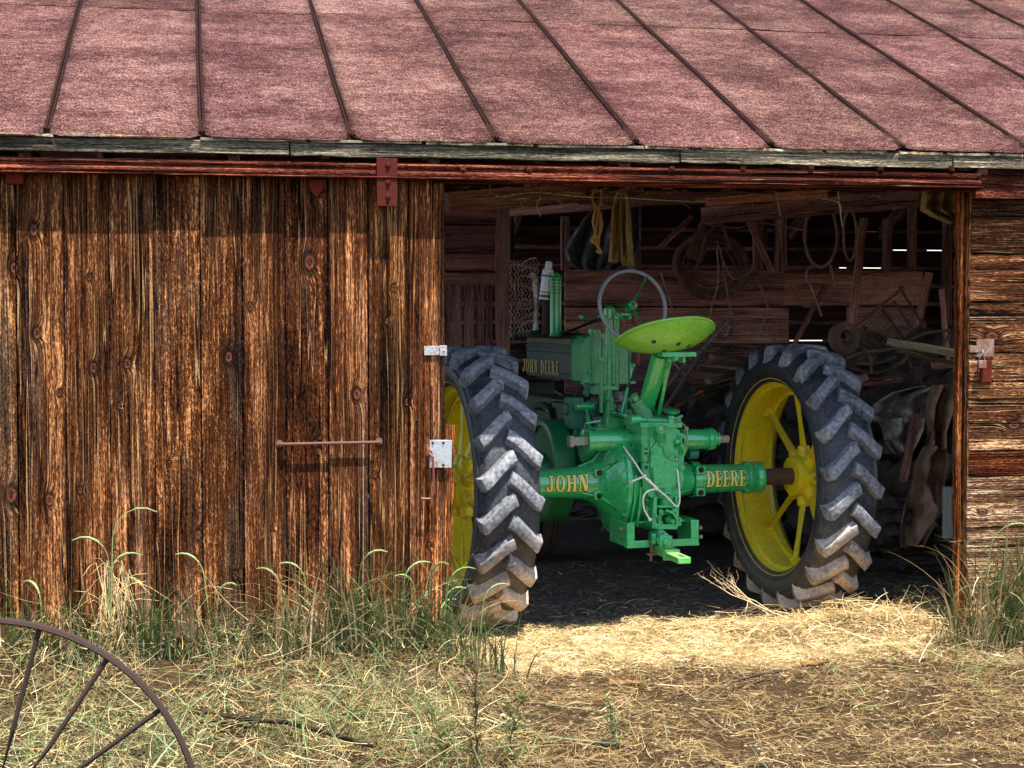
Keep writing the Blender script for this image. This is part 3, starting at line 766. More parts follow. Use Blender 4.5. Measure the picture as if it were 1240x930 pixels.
# ---- serif letters as strips that can follow a curved surface
def glyph(ch):
    S = []                          # ('r', x0,y0,x1,y1) or ('a', cx,cy,rx,ry,tx,ty,a0,a1); unit height
    st, th = .2, .09
    def ser(x, y): S.append(('r', x-.07, y, x+st+.07, y+.08))
    if ch == 'J':
        S.append(('r', .30, .25, .30+st, 1)); S.append(('r', .2, .92, .6, 1)); S.append(('a', .25, .25, .25, .26, .2, .11, 180, 360)); S.append(('r', 0, .25, .12, .36)); return S, .62
    if ch == 'O': S.append(('a', .36, .5, .36, .51, .2, .085, 0, 360)); return S, .74
    if ch == 'H':
        for x in (.07, .50): S.append(('r', x, 0, x+st, 1)); ser(x, 0); ser(x, .92)
        S.append(('r', .25, .46, .52, .56)); return S, .80
    if ch == 'N':
        S.append(('r', .09, 0, .18, 1)); S.append(('r', 0, 0, .28, .08)); S.append(('r', 0, .92, .26, 1)); S.append(('r', .58, 0, .67, 1)); S.append(('r', .48, .92, .77, 1)); S.append(('d', .10, 1, .34, 1, .68, 0, .48, 0)); return S, .80
    if ch == 'D':
        S.append(('r', .07, 0, .07+st, 1)); S.append(('r', 0, 0, .34, .08)); S.append(('r', 0, .92, .34, 1)); S.append(('a', .32, .5, .40, .5, .2, .085, -90, 90)); return S, .76
    if ch == 'E':
        S.append(('r', .07, 0, .07+st, 1)); S.append(('r', 0, 0, .58, .085)); S.append(('r', 0, .915, .56, 1)); S.append(('r', .25, .46, .44, .54)); S.append(('r', .40, .38, .46, .62)); S.append(('r', .50, 0, .58, .27)); S.append(('r', .49, .74, .56, 1)); return S, .64
    if ch == 'R':
        S.append(('r', .07, 0, .07+st, 1)); S.append(('r', 0, 0, .34, .08)); S.append(('r', 0, .92, .34, 1)); S.append(('a', .32, .73, .32, .27, .19, .085, -90, 90)); S.append(('d', .30, .5, .48, .5, .76, 0, .52, 0)); S.append(('r', .50, 0, .80, .08)); return S, .80
def word(b_, text, mapf, width, grow=0.0, lift=0.0, mat=0, gap=.10):
    lay = []; x = 0
    for ch in text:
        if ch == ' ': x += .35; continue
        S, w_ = glyph(ch); lay.append((x, S)); x += w_+gap
    tot = x-gap; k = width/tot; eps = 0
    for x0, S in lay:
        for e in S:
            g = grow; eps += .00012
            if e[0] == 'r':
                a, c_, d, f_ = e[1]-g, e[2]-g, e[3]+g, e[4]+g; n = 7
                pts = [[(a, c_+(f_-c_)*i/n), (d, c_+(f_-c_)*i/n)] for i in range(n+1)]
            elif e[0] == 'd':
                n = 8; pts = []
                for i in range(n+1):
                    t = i/n; pts.append([(e[1]+(e[7]-e[1])*t-g, e[2]+(e[8]-e[2])*t+(g if i == 0 else -g if i == n else 0)), (e[3]+(e[5]-e[3])*t+g, e[4]+(e[6]-e[4])*t+(g if i == 0 else -g if i == n else 0))])
            else:
                _, cx, cy, rx, ry, tx, ty, a0, a1 = e; n = 24; pts = []
                for i in range(n+1):
                    t = R(a0+(a1-a0)*i/n)
                    pts.append([(cx+(rx+g)*math.cos(t), cy+(ry+g)*math.sin(t)), (cx+(rx-tx-g)*math.cos(t), cy+(ry-ty-g)*math.sin(t))])
            vs = [mapf((x0+q[0])*k, q[1], lift+(eps % .0007)) for pr_ in pts for q in pr_]
            b_.add(vs, [(2*i, 2*i+1, 2*i+3, 2*i+2) for i in range(len(pts)-1)], mat)
def axle_word(text, xa, xb, o):
    def mp(u, v, l):
        x = xa+u; r = np.interp(abs(x), [.245, .28, .33, .45, .60], [.0895, .080, .0757, .072, .067]) + .0015 + l
        h = (v-.5)*.083; a = h/r + R(4)
        return (x, -r*math.cos(a), AZ+r*math.sin(a))
    b_ = B(); word(b_, text, mp, xb-xa, .045, 0, 0); b_.build('lettering_outline', LOUT, o, 0)
    b_ = B(); word(b_, text, mp, xb-xa, 0, .0013, 0); b_.build('lettering', LETTER, o, 0)
axle_word('JOHN', T(662, 580, -.075).x, T(713, 580, -.075).x, hl)
axle_word('DEERE', T(856, 580, -.075).x, T(904, 580, -.07).x, hr)

# ---- main case
def prism(b_, pts, y0, y1, yref=None, mat=0, tint=(1, 1, 1)):
    q = [T(x, y, y0 if yref is None else yref) for x, y in pts]; n = len(q)
    vs = [(p.x, y0, p.z) for p in q]+[(p.x, y1, p.z) for p in q]
    b_.add(vs, [tuple(range(n)), tuple(range(n, 2*n))[::-1]]+[(i, (i+1) % n + 0, (i+1) % n+n, i+n)[::-1] for i in range(n)], mat, tint)
c_ = B()
c_.lathe([(-.10, .236), (-.06, .232), (.06, .232), (.10, .236)], (0, 0, AZ), (1, 0, 0), 48)
for x in (-.075, -.045, .07):
    c_.lathe([(x-.006, .228), (x-.004, .243), (x+.004, .243), (x+.006, .228)], (0, 0, AZ), (1, 0, 0), 48)
c_.box((0, .75, .70), (.30, 1.5, .34)); c_.box((0, .35, .86), (.24, .9, .10))
c_.build('transmission_case', GREEN, tr, 50, bevel=.012)
rc = B()
prism(rc, [(777, 513), (812, 513), (823, 521), (829, 545), (827, 575), (822, 603), (789, 604), (779, 592), (777, 560)], -.262, -.05)
prism(rc, [(788, 520), (812, 520), (820, 530), (822, 560), (818, 590), (792, 592), (787, 560)], -.276, -.25)
prism(rc, [(791, 566), (803, 566), (804, 585), (792, 586)], -.288, -.26)
prism(rc, [(776, 512), (826, 512), (826, 518), (776, 518)], -.274, -.04)
for (x, y) in ((780, 522), (780, 538), (780, 556), (781, 574), (784, 590), (824, 528), (826, 548), (825, 566), (822, 588), (800, 599), (812, 600), (789, 533), (791, 548)):
    p = T(x, y, -.262); rc.cyl((p.x, -.24, p.z), (p.x, -.272, p.z), .016, n=12); rc.bolt((p.x, -.271, p.z), (0, -1, 0), .009, .008)
for y in (546, 562, 578):
    p = T(783, y, -.26); rc.box((p.x, -.262, p.z), (.035, .02, .010))
for (x, y) in ((793, 556), (806, 560), (814, 572), (816, 588), (796, 596), (812, 548), (788, 582)):
    p = T(x, y, -.276); rc.bolt((p.x, -.274, p.z), (0, -1, 0), .006, .006)
rc.tube([T(787, 560, -.28), T(789, 545, -.282), T(796, 536, -.284), T(804, 541, -.284), T(806, 552, -.282), T(818, 558, -.28)], .006, 8)
prism(rc, [(779, 541), (786, 541), (786, 552), (779, 552)], -.270, -.25); prism(rc, [(779, 557), (786, 557), (786, 570), (779, 570)], -.270, -.25)
rc.build('rear_cover', GREEN, tr, 40, bevel=.005)
k = B(); p = T(800, 533, -.28); q = T(801, 521, -.33)
k.cyl(p, q, .026, .024, 20); k.lathe([(0, .012), (.0, .028), (.012, .028), (.012, .012)], q, q-p, 20, close=True); k.build('filler_neck', GREEN, tr, 40, bevel=.003)
k = B(); k.cyl(p.lerp(q, .5), q+(q-p)*.12, .019, .017, 16); k.build('filler_plug', paint('stained_plug', (.42, .42, .08), .5, (.2, .08, .02), .6), tr, bevel=.002)
# inspection / take-off recess under the cover
lo = B()
prism(lo, [(792, 602), (796, 602), (795, 632), (800, 640), (790, 640), (790, 628)], -.29, -.18)
prism(lo, [(818, 602), (823, 602), (822, 625), (826, 636), (819, 638), (818, 625)], -.29, -.18)
prism(lo, [(796, 612), (819, 612), (819, 615), (796, 615)], -.285, -.18)
prism(lo, [(793, 635), (822, 635), (820, 641), (794, 641)], -.295, -.1)
p = T(805, 611, -.24); lo.cyl(T(807, 584, -.24), T(806, 612, -.24), .036, .036, 20)
p = T(805, 628, -.22); lo.lathe([(0, .02), (0, .042), (-.012, .042), (-.012, .02)], p, (0, 1, 0), 24, close=True)
p = T(805, 628, -.20); lo.cyl(p, p+V((0, -.06, 0)), .017, n=12)
for (x, y) in ((806, 608), (801, 620), (816, 619), (824, 630), (794, 625), (815, 632)):
    p = T(x, y, -.29); lo.bolt((p.x, -.285, p.z), (0, -1, 0), .009, .010)
lo.tube([T(800, 622, -.28), T(807, 618, -.30), T(815, 621, -.30), T(821, 630, -.29)], .007, 8)
lo.tube([T(795, 595, -.27), T(800, 600, -.29), T(808, 596, -.29), T(816, 600, -.28)], .008, 8)
lo.build('take_off_guard', GREEN, tr, 40, bevel=.002)
k = B(); k.tube([T(786, 600, -.25), T(783, 612, -.25), T(785, 626, -.24), T(791, 636, -.24)], .006, 8); 
for (x, y) in ((784, 606), (785, 616), (788, 628)): 
    p = T(x, y, -.24); k.bolt((p.x, p.y, p.z), (0, -1, 0), .007, .008)
k.build('gasket_rail', GREEN, tr, 40)

gk = B()
for y0_, y1_ in ((542.5, 550.5), (558.5, 568.5)): prism(gk, [(780.5, y0_), (784.5, y0_), (784.5, y1_), (780.5, y1_)], -.2715, -.2700)
gk.build('recess', paint('recess_shade', (.006, .03, .012), .6), tr)  # thin dark plates on the pads, recess shade put into their paint
for pts_ in (((767, 545), (770, 575), (769, 605), (764, 632)), ((773, 560), (776, 590), (775, 615), (771, 636))):
    gk = B(); gk.tube([T(x, y, -.235 if y < 625 else -.20) for x, y in pts_], [.007, .009, .009, .006], 8); gk.build('casting_rib', GREEN, tr)
# ---- lift cylinder across the top
def hcyl(x0, x1, py, yl, r, name='lift_cylinder'):
    b_ = B(); a = T(x0, py, yl); c_ = T(x1, py, yl); z = (a.z+c_.z)/2
    b_.lathe([(a.x, .01), (a.x, r*.94), (a.x+.008, r), (c_.x-.008, r), (c_.x, r*.94), (c_.x, .01)], (0, yl, z), (1, 0, 0), 32)
    return b_, a.x, c_.x, z
b_, xa, xb, z = hcyl(711, 778, 533, -.10, .050)
b_.lathe([(xa-.004, .02), (xa-.004, .055), (xa+.014, .055), (xa+.014, .02)], (0, -.10, z), (1, 0, 0), 32, close=True)
p = T(768, 542, -.15); b_.bolt(p, (0, -1, -.3), .012, .012)
o = b_.build('lift_cylinder', GREEN, tr, 40)
k = B(); p = T(700, 532, -.10); k.box((p.x, -.10, z), (.10, .042, .042)); k.box((xa-.085, -.10, z), (.02, .055, .055)); k.build('rock_shaft', paint('chipped_shaft', (.28, .22, .19), .5, (.02, .2, .07), .9, wear=(.6, .55, .5)), o, bevel=.004)
b_, xa, xb, z = hcyl(824, 856, 532, -.10, .050)
b_.lathe([(xb-.002, .03), (xb-.002, .056), (xb+.026, .056), (xb+.034, .050), (xb+.05, .034), (xb+.06, .034), (xb+.06, .01)], (0, -.10, z), (1, 0, 0), 28)
for k_ in range(6):
    a = k_*math.pi/3; b_.bolt((xb+.028, -.10+.044*math.cos(a), z+.044*math.sin(a)), (1, 0, 0), .006, .007)
o = b_.build('lift_cylinder', GREEN, tr, 40)
k = B(); k.cyl((xb+.05, -.10, z-.002), (xb+.115, -.10, z-.002), .020, n=8); k.build('rock_shaft', paint('chipped_shaft_end', (.30, .20, .16), .5, (.02, .22, .07), .9, wear=(.6, .55, .5)), o, bevel=.003)
k = B(); a = T(833, 549, -.05); c_ = T(844, 549, -.05); k.cyl((a.x, -.05, a.z), (c_.x, -.05, a.z), .030, n=20); k.build('filter_cup', paint('blue_green_paint', (.01, .16, .10), .4), tr, bevel=.003)
k = B(); k.tube([T(812, 509, -.2), T(820, 508, -.24), T(828, 514, -.25), T(832, 520, -.25), T(832, 535, -.25), T(831, 546, -.25), T(828, 551, -.24), T(826, 548, -.24)], .0042, 8); k.bolt(T(831, 519, -.25), (0, -1, 0), .008, .01); k.build('oil_line', paint('brass_green', (.20, .28, .08), .4), tr)
k = B(); k.tube([T(818, 541, -.28), T(825, 538, -.30), T(829, 543, -.30), T(828, 550, -.28)], .009, 10); k.ball(T(820, 535, -.28), .017); k.ball(T(819, 556, -.28), .014); k.build('valve_elbow', GREEN, tr)

# ---- linkage on top of the case
k = B(); a, c_ = T(770, 508, -.2), T(812, 510, -.2)
k.cyl(a, c_, .014, n=12); k.cyl(a+V((-.03, 0, 0)), a+V((.02, 0, 0)), .024, n=14)
for i in range(14): 
    q = a.lerp(c_, .22+i*.052); k.cyl(q-V((.0025, 0, 0)), q+V((.0025, 0, 0)), .0175, n=12)
k.box(T(811, 512, -.2), (.03, .05, .07)); k.box(T(764, 505, -.15), (.08, .02, .014), Matrix.Rotation(.25, 3, 'Y'))
k.tube([T(740, 503, -.05), T(752, 501, -.1), T(765, 507, -.18)], .010, 8)
k.build('cross_shaft', GREEN, tr, 40, bevel=.002)
k = B(); p = T(813, 497, -.12)
k.lathe([(-.012, .01), (-.012, .036), (-.006, .042), (.004, .042), (.008, .036), (.008, .005)], p, (0, -.25, 1), 24)
k.tube([p, T(814, 504, -.12), T(806, 510, -.16)], .011, 8); k.box(T(818, 506, -.14), (.07, .03, .010), Matrix.Rotation(-.3, 3, 'Y'))
k.build('brake_pedal', GREEN, tr, 40)
k = B(); p = T(708, 492, .15)
k.cyl(p-V((.045, 0, 0)), p+V((.045, 0, 0)), .019, n=16)
for i in range(9): k.cyl(p+V((-.045+i*.011-.002, 0, 0)), p+V((-.045+i*.011+.002, 0, 0)), .022, n=14)
k.tube([p, T(712, 505, .12), T(716, 527, .05)], .009, 8); k.build('foot_pedal', GREEN, tr, 40)

# ---- seat and its post
k = B(); a, c_ = T(777, 510, -.13), T(801, 430, -.40)
pts = [a.lerp(c_, t) for t in (0, .3, .6, 1)]
k.tube(pts, [.043, .043, .045, .047], 20, flat=.62); sp_ = k.build('seat_post', GREEN, tr, 50)
k = B(); pts = []
a2, c2 = T(771, 484, -.21), T(785, 510, -.17)
ax_ = (c2-a2).normalized(); u_ = ax_.cross(V((0, 1, 0))).normalized(); w__ = ax_.cross(u_)
for i in range(11*12): 
    t = i/(11*12-1); an = i/12*2*math.pi; pts.append(a2.lerp(c2, t)+u_*math.cos(an)*.030+w__*math.sin(an)*.030)
k.tube(pts, .0050, 6); k.cyl(a2-ax_*.03, c2, .018, n=14); k.build('seat_spring', paint('light_green_paint', (.10, .36, .14), .35), tr, 50)
k = B()
k.tube([T(813, 430, -.42), T(805, 465, -.3), T(797, 505, -.16)], .0105, 10); k.tube([T(763, 482, -.1), T(770, 506, -.15)], .010, 8); k.tube([T(790, 484, -.12), T(796, 508, -.15)], .010, 8)
k.box(T(818, 429, -.43), (.17, .10, .022)); k.box(T(811, 434, -.43), (.035, .05, .03)); k.box(T(826, 434, -.43), (.016, .05, .04)); k.bolt(T(818, 434, -.47), (0, -1, 0), .010, .01)
k.build('seat_brace', GREEN, tr, 40, bevel=.003)
k = B(); sc_ = T(806, 427, -.42); nu, nv = 28, 18; vs = []
for j in range(nv+1):
    rr_ = j/nv
    for i in range(nu):
        t = 2*math.pi*i/nu; cx_, sy_ = math.cos(t), math.sin(t)
        hx = .232*(1 - .10*max(0, sy_)); hy = .20 if sy_ < 0 else .17
        x = hx*rr_*cx_*(1+.05*abs(cx_)); y = hy*rr_*sy_
        z = .150*rr_**2.6 * (.42+.58*(-sy_) if sy_ < 0 else (.42-.12*sy_)) + .010*rr_**4*abs(cx_)
        vs.append(V((x, y, z)))
fs = [(j*nu+i, j*nu+(i+1) % nu, (j+1)*nu+(i+1) % nu, (j+1)*nu+i) for j in range(nv) for i in range(nu)]
rot = Matrix.Rotation(R(-3), 3, 'X') @ Matrix.Rotation(R(-5), 3, 'Y')
k.add([sc_ + rot @ p for p in vs], fs)
rimp = [sc_ + rot @ vs[nv*nu+i] for i in range(nu)]; k.tube(rimp+[rimp[0]], .0055, 8, caps=False)
seat = k.build('seat', LIME, tr, 60, solid=.004)
for hx_, hy_ in ((-.10, -.115), (.02, -.115), (-.035, -.07), (.085, -.075), (.15, -.09), (-.15, -.05)):
    def zs(u, v):
        u /= .232; v /= .20; q = math.hypot(u, v); return .150*q**2.6*(.42+.58*(-v/q))+.010*q**4*abs(u/q)
    z = zs(hx_, hy_); e = .004; dz = (zs(hx_, hy_-e)-z)/e; dx = (zs(hx_+e, hy_)-z)/e
    nrm = V((dx, -dz, -1)).normalized(); c0 = V((hx_, hy_, z))+nrm*.003
    q = B(); q.cyl(sc_+rot@c0, sc_+rot@(c0+nrm*.001), .012, .011, 14); q.build('drain_hole', paint('dark_hole', (.04, .02, .03), .7), seat, 0)

# ---- steering
k = B()
k.cyl(T(737, 512, .22), T(737, 480, .22), .028, n=18); k.cyl(T(737, 482, .22), T(738, 382, .22), .019, n=16); k.cyl(T(747, 470, .26), T(747, 384, .26), .013, n=12)
k.cyl(T(728, 500, .2), T(728, 436, .2), .011, n=12); k.box(T(737, 470, .22), (.09, .05, .02)); k.box(T(728, 435, .2), (.035, .03, .025))
k.build('steering_column', GREEN, tr, 40, bevel=.002)
k = B(); p = T(738, 379, .20)
k.cyl(p-V((0, 0, .03)), p+V((0, 0, .02)), .030, .030, 20); k.ball(p+V((0, 0, .018)), (.030, .030, .020)); k.lathe([(0, .02), (0, .036), (.010, .036), (.010, .02)], p-V((0, 0, .03)), (0, 0, 1), 20, close=True)
k.cyl(T(748, 380, .17), T(763, 381, .08), .016, .013, 14); k.ball(T(753, 382, .14), .022); k.box(T(754, 384, .15), (.09, .02, .016)); k.bolt(T(762, 384, .12), (0, -1, 0), .009, .01)
k.build('steering_gearbox', GREEN, tr, 40, bevel=.002)
k = B(); k.tube([T(704, 384, .2), T(722, 383, .2), T(738, 382, .2)], .0055, 8); k.ball(T(704, 384, .2), .013); k.build('throttle_lever', GREEN, tr)
LIME2 = paint('bright_spoke_green', (.03, .36, .10), .35, coat=.3)
hub_ = T(766, 370, .02); nrm = V((.05, -1, .22)).normalized(); rx = V((1, .05, 0)); rx = (rx-nrm*rx.dot(nrm)).normalized(); ry = nrm.cross(rx); ry = -ry if ry.z < 0 else ry
RW = .176
k = B(); k.lathe([(.0098*math.cos(t), RW+.0098*math.sin(t)) for t in np.linspace(0, 2*math.pi, 13)[:-1]], hub_, nrm, 64, close=True); sw = k.build('steering_wheel', paint('worn_grey_rim', (.26, .26, .31), .4, (.12, .11, .13), .5), tr, 60)
for a in (57, 178, -62):
    t = R(a); k = B(); k.tube([hub_+nrm*(-.015), hub_ + (rx*math.cos(t)+ry*math.sin(t))*RW], [.0105, .009], 8); k.build('wheel_spoke', LIME2, sw)
k = B(); k.cyl(hub_-nrm*.035, hub_+nrm*.012, .026, .022, 20); k.ball(hub_+nrm*.012, .019); k.build('wheel_hub', GREEN, sw)
k = B(); k.bolt(hub_+nrm*.026, nrm, .009, .010); k.cyl(hub_-nrm*.03, T(755, 382, .13), .010, n=10); k.build('steering_nut', STEEL, sw)
k = B(); k.tube([T(760, 382, .35), T(766, 385, .35), T(771, 395, .36), T(774, 410, .4), T(772, 440, .4)], .012, 8); k.build('hose', REDP, tr)
k = B(); k.cyl(T(755, 385, .5), T(756, 402, .5), .006); k.cyl(T(730, 385, .5), T(731, 404, .5), .006); k.build('guide_rod', paint('ochre_rod', (.3, .15, .03), .5), tr)
k = B(); k.tube([T(767, 444, 0), T(760, 470, -.02), T(752, 502, -.04)], [.011, .009, .009], 10); k.ball(T(767, 443, 0), .014); k.build('gear_lever', GREEN, tr)

# ---- hood and tank
xl_ = T(706, 440, .45).x; xr_ = T(763, 440, .45).x; hc = (xl_+xr_)/2; hw = (xr_-xl_)/2
zt_ = T(706, 404, .5).z; zb_ = T(706, 462, .45).z; YF = 1.42
h_ = B()
def sect(y, gx_=0, gz_=0):
    w_ = hw+gx_; zt2 = zt_+gz_
    pts = [(-w_, zb_), (-w_, zt2-.060), (-w_+.012, zt2-.034), (-w_+.04, zt2-.012), (-w_*.35, zt2)]
    return [V((hc+x, y, z)) for x, z in pts]+[V((hc-x, y, z)) for x, z in pts[::-1]]
ss = [sect(.62), sect(YF)]
vs = [p for s_ in ss for p in s_]; n = 10
h_.add(vs, [tuple(range(n)), tuple(range(n, 2*n))[::-1]]+[(i, i+n, (i+1) % n+n, (i+1) % n) for i in range(n)])
hood = h_.build('hood', DGREEN, tr, 50, bevel=.004)
h_ = B(); ss = [sect(.45, .004, .004), sect(.62, .004, .004)]; vs = [p for s_ in ss for p in s_]
h_.add(vs, [tuple(range(n)), tuple(range(n, 2*n))[::-1]]+[(i, i+n, (i+1) % n+n, (i+1) % n) for i in range(n)])
for f_ in (-.62, -.16, .45, .98): h_.box((hc+hw*f_, .446, (zt_+zb_)/2-.01), (.010, .014, (zt_-zb_)*.86))
for f_ in (-.75, .2): h_.bolt((hc+hw*f_, .445, zb_+.05), (0, -1, 0), .010, .008)
h_.box((hc, .43, zb_-.006), (hw*2.2, .06, .014)); h_.box((hc-hw*.6, .41, zb_-.04), (.12, .04, .05))
h_.build('tank_panel', GREEN, tr, 40, bevel=.006)
h_ = B(); h_.box((hc-hw-.003, 1.02, zt_-.074), (.006, .80, .012)); h_.box((hc-hw-.002, 1.02, zb_+.03), (.005, .80, .006)); h_.box((hc-hw-.003, .99, zt_-.105), (.004, .74, .003)); h_.build('hood_moulding', DGREEN, hood, bevel=.002)
h_ = B(); h_.box((hc-hw+.004, 1.02, zt_-.045), (.014, .78, .030), Matrix.Rotation(.3, 3, 'Y')); h_.build('hood_band', paint('olive_gold_band', (.10, .085, .03), .4), hood, bevel=.003)
def Tx(px, py, x0):                    # point on the plane local x = x0
    d = ray(px, py); dl = V((d.dot(TX), d.dot(TD), d.z)); c0 = CAMP-TO; cl = V((c0.dot(TX), c0.dot(TD), c0.z))
    return cl + dl*((x0-cl.x)/dl.x)
xh = hc-hw-.004; la, lb = Tx(633, 443, xh), Tx(677, 444, xh)
zl0, zl1 = Tx(660, 452.5, xh).z, Tx(660, 436.5, xh).z
LW = la.y-lb.y
for wd_, f0, f1 in (('JOHN', 0, .43), ('DEERE', .52, 1)):
    b_ = B(); word(b_, wd_, lambda u, v, l: (xh-.001-l, la.y-f0*LW-u, zl0+(zl1-zl0)*v), LW*(f1-f0), 0, 0, 0); b_.build('hood_lettering', GOLD, hood, 0)
k = B(); p = T(716, 404, .55); k.cyl(V((hc-.03, .55, zt_)), V((hc-.03, .55, zt_+.025)), .035, n=20); k.build('tank_cap', GREEN, tr, bevel=.004)
k = B(); k.cyl(V((hc+.05, .60, zt_)), V((hc+.05, .60, zt_+.018)), .04, n=20); k.build('tank_cap', paint('red_cap', (.2, .02, .03), .4), tr, bevel=.004)
k = B(); k.tube([T(622, 417, 1.35), T(622, 410, 1.35), T(625, 405, 1.35), T(634, 403, 1.3), T(700, 402, .65)], .008, 8); k.build('hood_rail', DGREEN, tr)
k = B(); k.tube([T(682, 404, .8), T(724, 387, .45), T(738, 384, .3)], .012, 8); k.build('steering_rod', DGREEN, tr)
# stacks
k = B(); z0 = zt_; p = T(673, 405, .86); q = T(673, 329, .86); L = q.z-p.z
k.lathe([(0, .040), (.01, .036), (.02, .032), (L*.5, .0325), (L*.90, .0325), (L*.91, .036), (L*.93, .036), (L*.96, .030), (L*.965, .026), (L, .024), (L+.004, .018), (L+.004, .001)], (p.x, .86, p.z-.01), (0, 0, 1), 28); mf = k.build('exhaust_stack', paint('bright_green_paint', (.02, .33, .08), .3, coat=.5), tr, 40)
k = B()
for r_i in range(5):
    for a in range(6):
        an = R(200+a*28); z = p.z+L*(.66+r_i*.05)
        k.box((p.x+.0325*math.cos(an), .86+.0325*math.sin(an), z), (.004, .010, .006), Matrix.Rotation(an, 3, 'Z'))
k.build('louvre', BLACK, mf)
k = B(); a = T(649, 404, .98); k.tube([a, T(649, 345, .98), T(647.5, 336, .98), T(643, 330, .98)], [.021, .021, .020, .017], 18); k.build('intake_pipe', iron('pitted_chrome', (.5, .5, .5), (.2, .12, .08), .3, .25, .9), tr, 60)
k = B(); k.cyl(T(661, 405, .92), T(662, 350, .92), .023, n=18); k.build('exhaust_pipe', iron('sooty_pipe', (.05, .03, .03), (.07, .03, .03), .6, .6, .3), tr)
k = B(); k.cyl(T(649, 405, .98), T(649, 400, .98), .045, .03, 20); k.build('pipe_collar', DGREEN, tr)
# ---- engine, flywheel, clutch cover
k = B()
k.box((0, .95, .86), (.26, .80, .36)); k.box((-.10, .62, .93), (.16, .24, .20)); k.box((-.02, .40, .93), (.20, .16, .10)); k.cyl((-.2, .75, .93), (-.05, .75, .93), .06, n=18); k.cyl((-.19, .55, .90), (-.1, .55, .90), .05, n=16)
k.tube([(-.16, .6, .82), (-.2, .7, .98), (-.17, .9, 1.0), (-.15, 1.1, .98)], .02, 10); k.box((0, 1.6, .72), (.26, .6, .30))
k.build('engine', DGREEN, tr, 40, bevel=.01)
k = B(); p = T(695, 500, .28); k.box(p, (.075, .10, .16)); k.cyl(p+V((-.02, 0, .02)), p+V((-.05, 0, .02)), .03, n=14); k.cyl(p+V((0, -.03, -.12)), p+V((0, -.03, -.04)), .018, n=12); k.ball(p+V((.0, -.02, -.14)), .022)
k.box(p+V((.11, .02, .0)), (.05, .06, .12)); k.cyl(p+V((.07, 0, .08)), p+V((.07, 0, .15)), .014, n=10)
k.build('carburettor', paint('teal_green_paint', (.01, .16, .085), .4, dust=.3), tr, 40, bevel=.006)
MAG = iron('grey_aluminium', (.30, .32, .38), (.1, .08, .07), .4, .4, .7)
for (x, y, yl, s_) in ((722, 487, .3, .05), (721, 508, .25, .04), (748, 480, .35, .06), (749, 495, .3, .05), (718, 466, .42, .03)):
    k = B(); k.box(T(x, y, yl), (s_, s_*.8, s_*.9)); k.cyl(T(x, y, yl-.04), T(x, y, yl), s_*.3, n=12); k.build('engine_fitting', MAG, tr, 40, bevel=.004)
for q in ([(683, 503), (690, 495), (700, 470), (712, 468)], [(704, 470), (716, 478), (722, 495), (720, 512)], [(742, 470), (752, 472), (758, 485), (752, 502)], [(673, 470), (678, 480), (690, 482)]):
    k = B(); k.tube([T(x, y, .33) for x, y in q], .0055, 6); k.build('cable', BLACK, tr)
for q in ([(672, 474), (680, 478)], [(731, 489), (737, 485)]):
    k = B(); k.tube([T(x, y, .15) for x, y in q], .006, 6); k.build('cable_tip', paint('yellow_tip', (.5, .4, .1), .5), tr)
# more castings, levers and pipes between hood and case
k = B()
k.cyl(T(722, 515, .12), T(750, 515, .12), .03, n=16); k.box(T(742, 512, .05), (.10, .10, .06)); k.cyl(T(760, 515, -.02), T(760, 495, -.02), .02, n=12); k.box(T(752, 503, .0), (.10, .04, .02), Matrix.Rotation(.3, 3, 'Y'))
k.tube([T(758, 475, .1), T(757, 500, .05)], .012, 8); k.tube([T(745, 490, .1), T(742, 515, .1)], .010, 8); k.box(T(735, 520, .05), (.16, .16, .03))
k.box(T(800, 510, .1), (.14, .20, .05)); k.cyl(T(766, 500, .0), T(766, 520, .0), .025, n=14)
k.build('gear_cover', GREEN, tr, 40, bevel=.004)
k = B(); FC = V((-.27, .44, .69)); r0 = .262
k.lathe([(.03, .05), (.03, r0-.02), (.035, r0), (-.065, r0), (-.07, r0-.006), (-.07, r0-.03), (-.05, r0-.035), (-.045, .09), (-.09, .08), (-.09, .01)], FC, (1, 0, 0), 56); k.build('flywheel', paint('flywheel_green', (.01, .17, .05), .35, (.02, .02, .012), .5), tr, 40)
k = B(); CC = V((0, .09, T(695, 540, .05).z)); 
k.lathe([(-.235, .01), (-.235, .075), (-.228, .086), (-.13, .086), (-.13, .095), (-.10, .095), (-.10, .02)], CC, (1, 0, 0), 36)
k.tube([CC+V((-.24, .0, .0)), CC+V((-.22, -.02, .11)), CC+V((-.15, -.03, .12))], .01, 8)
k.build('brake_drum', GREEN, tr, 40)
DHM = paint('pale_green_speck', (.3, .5, .25), .6)
for i in range(14):
    k = B(); a = i*2.4; r_ = .018+.0037*i; k.cyl(CC+V((-.2352, r_*math.cos(a), r_*math.sin(a))), CC+V((-.2362, r_*math.cos(a), r_*math.sin(a))), .005, n=8); k.build('drum_hole', DHM, tr)
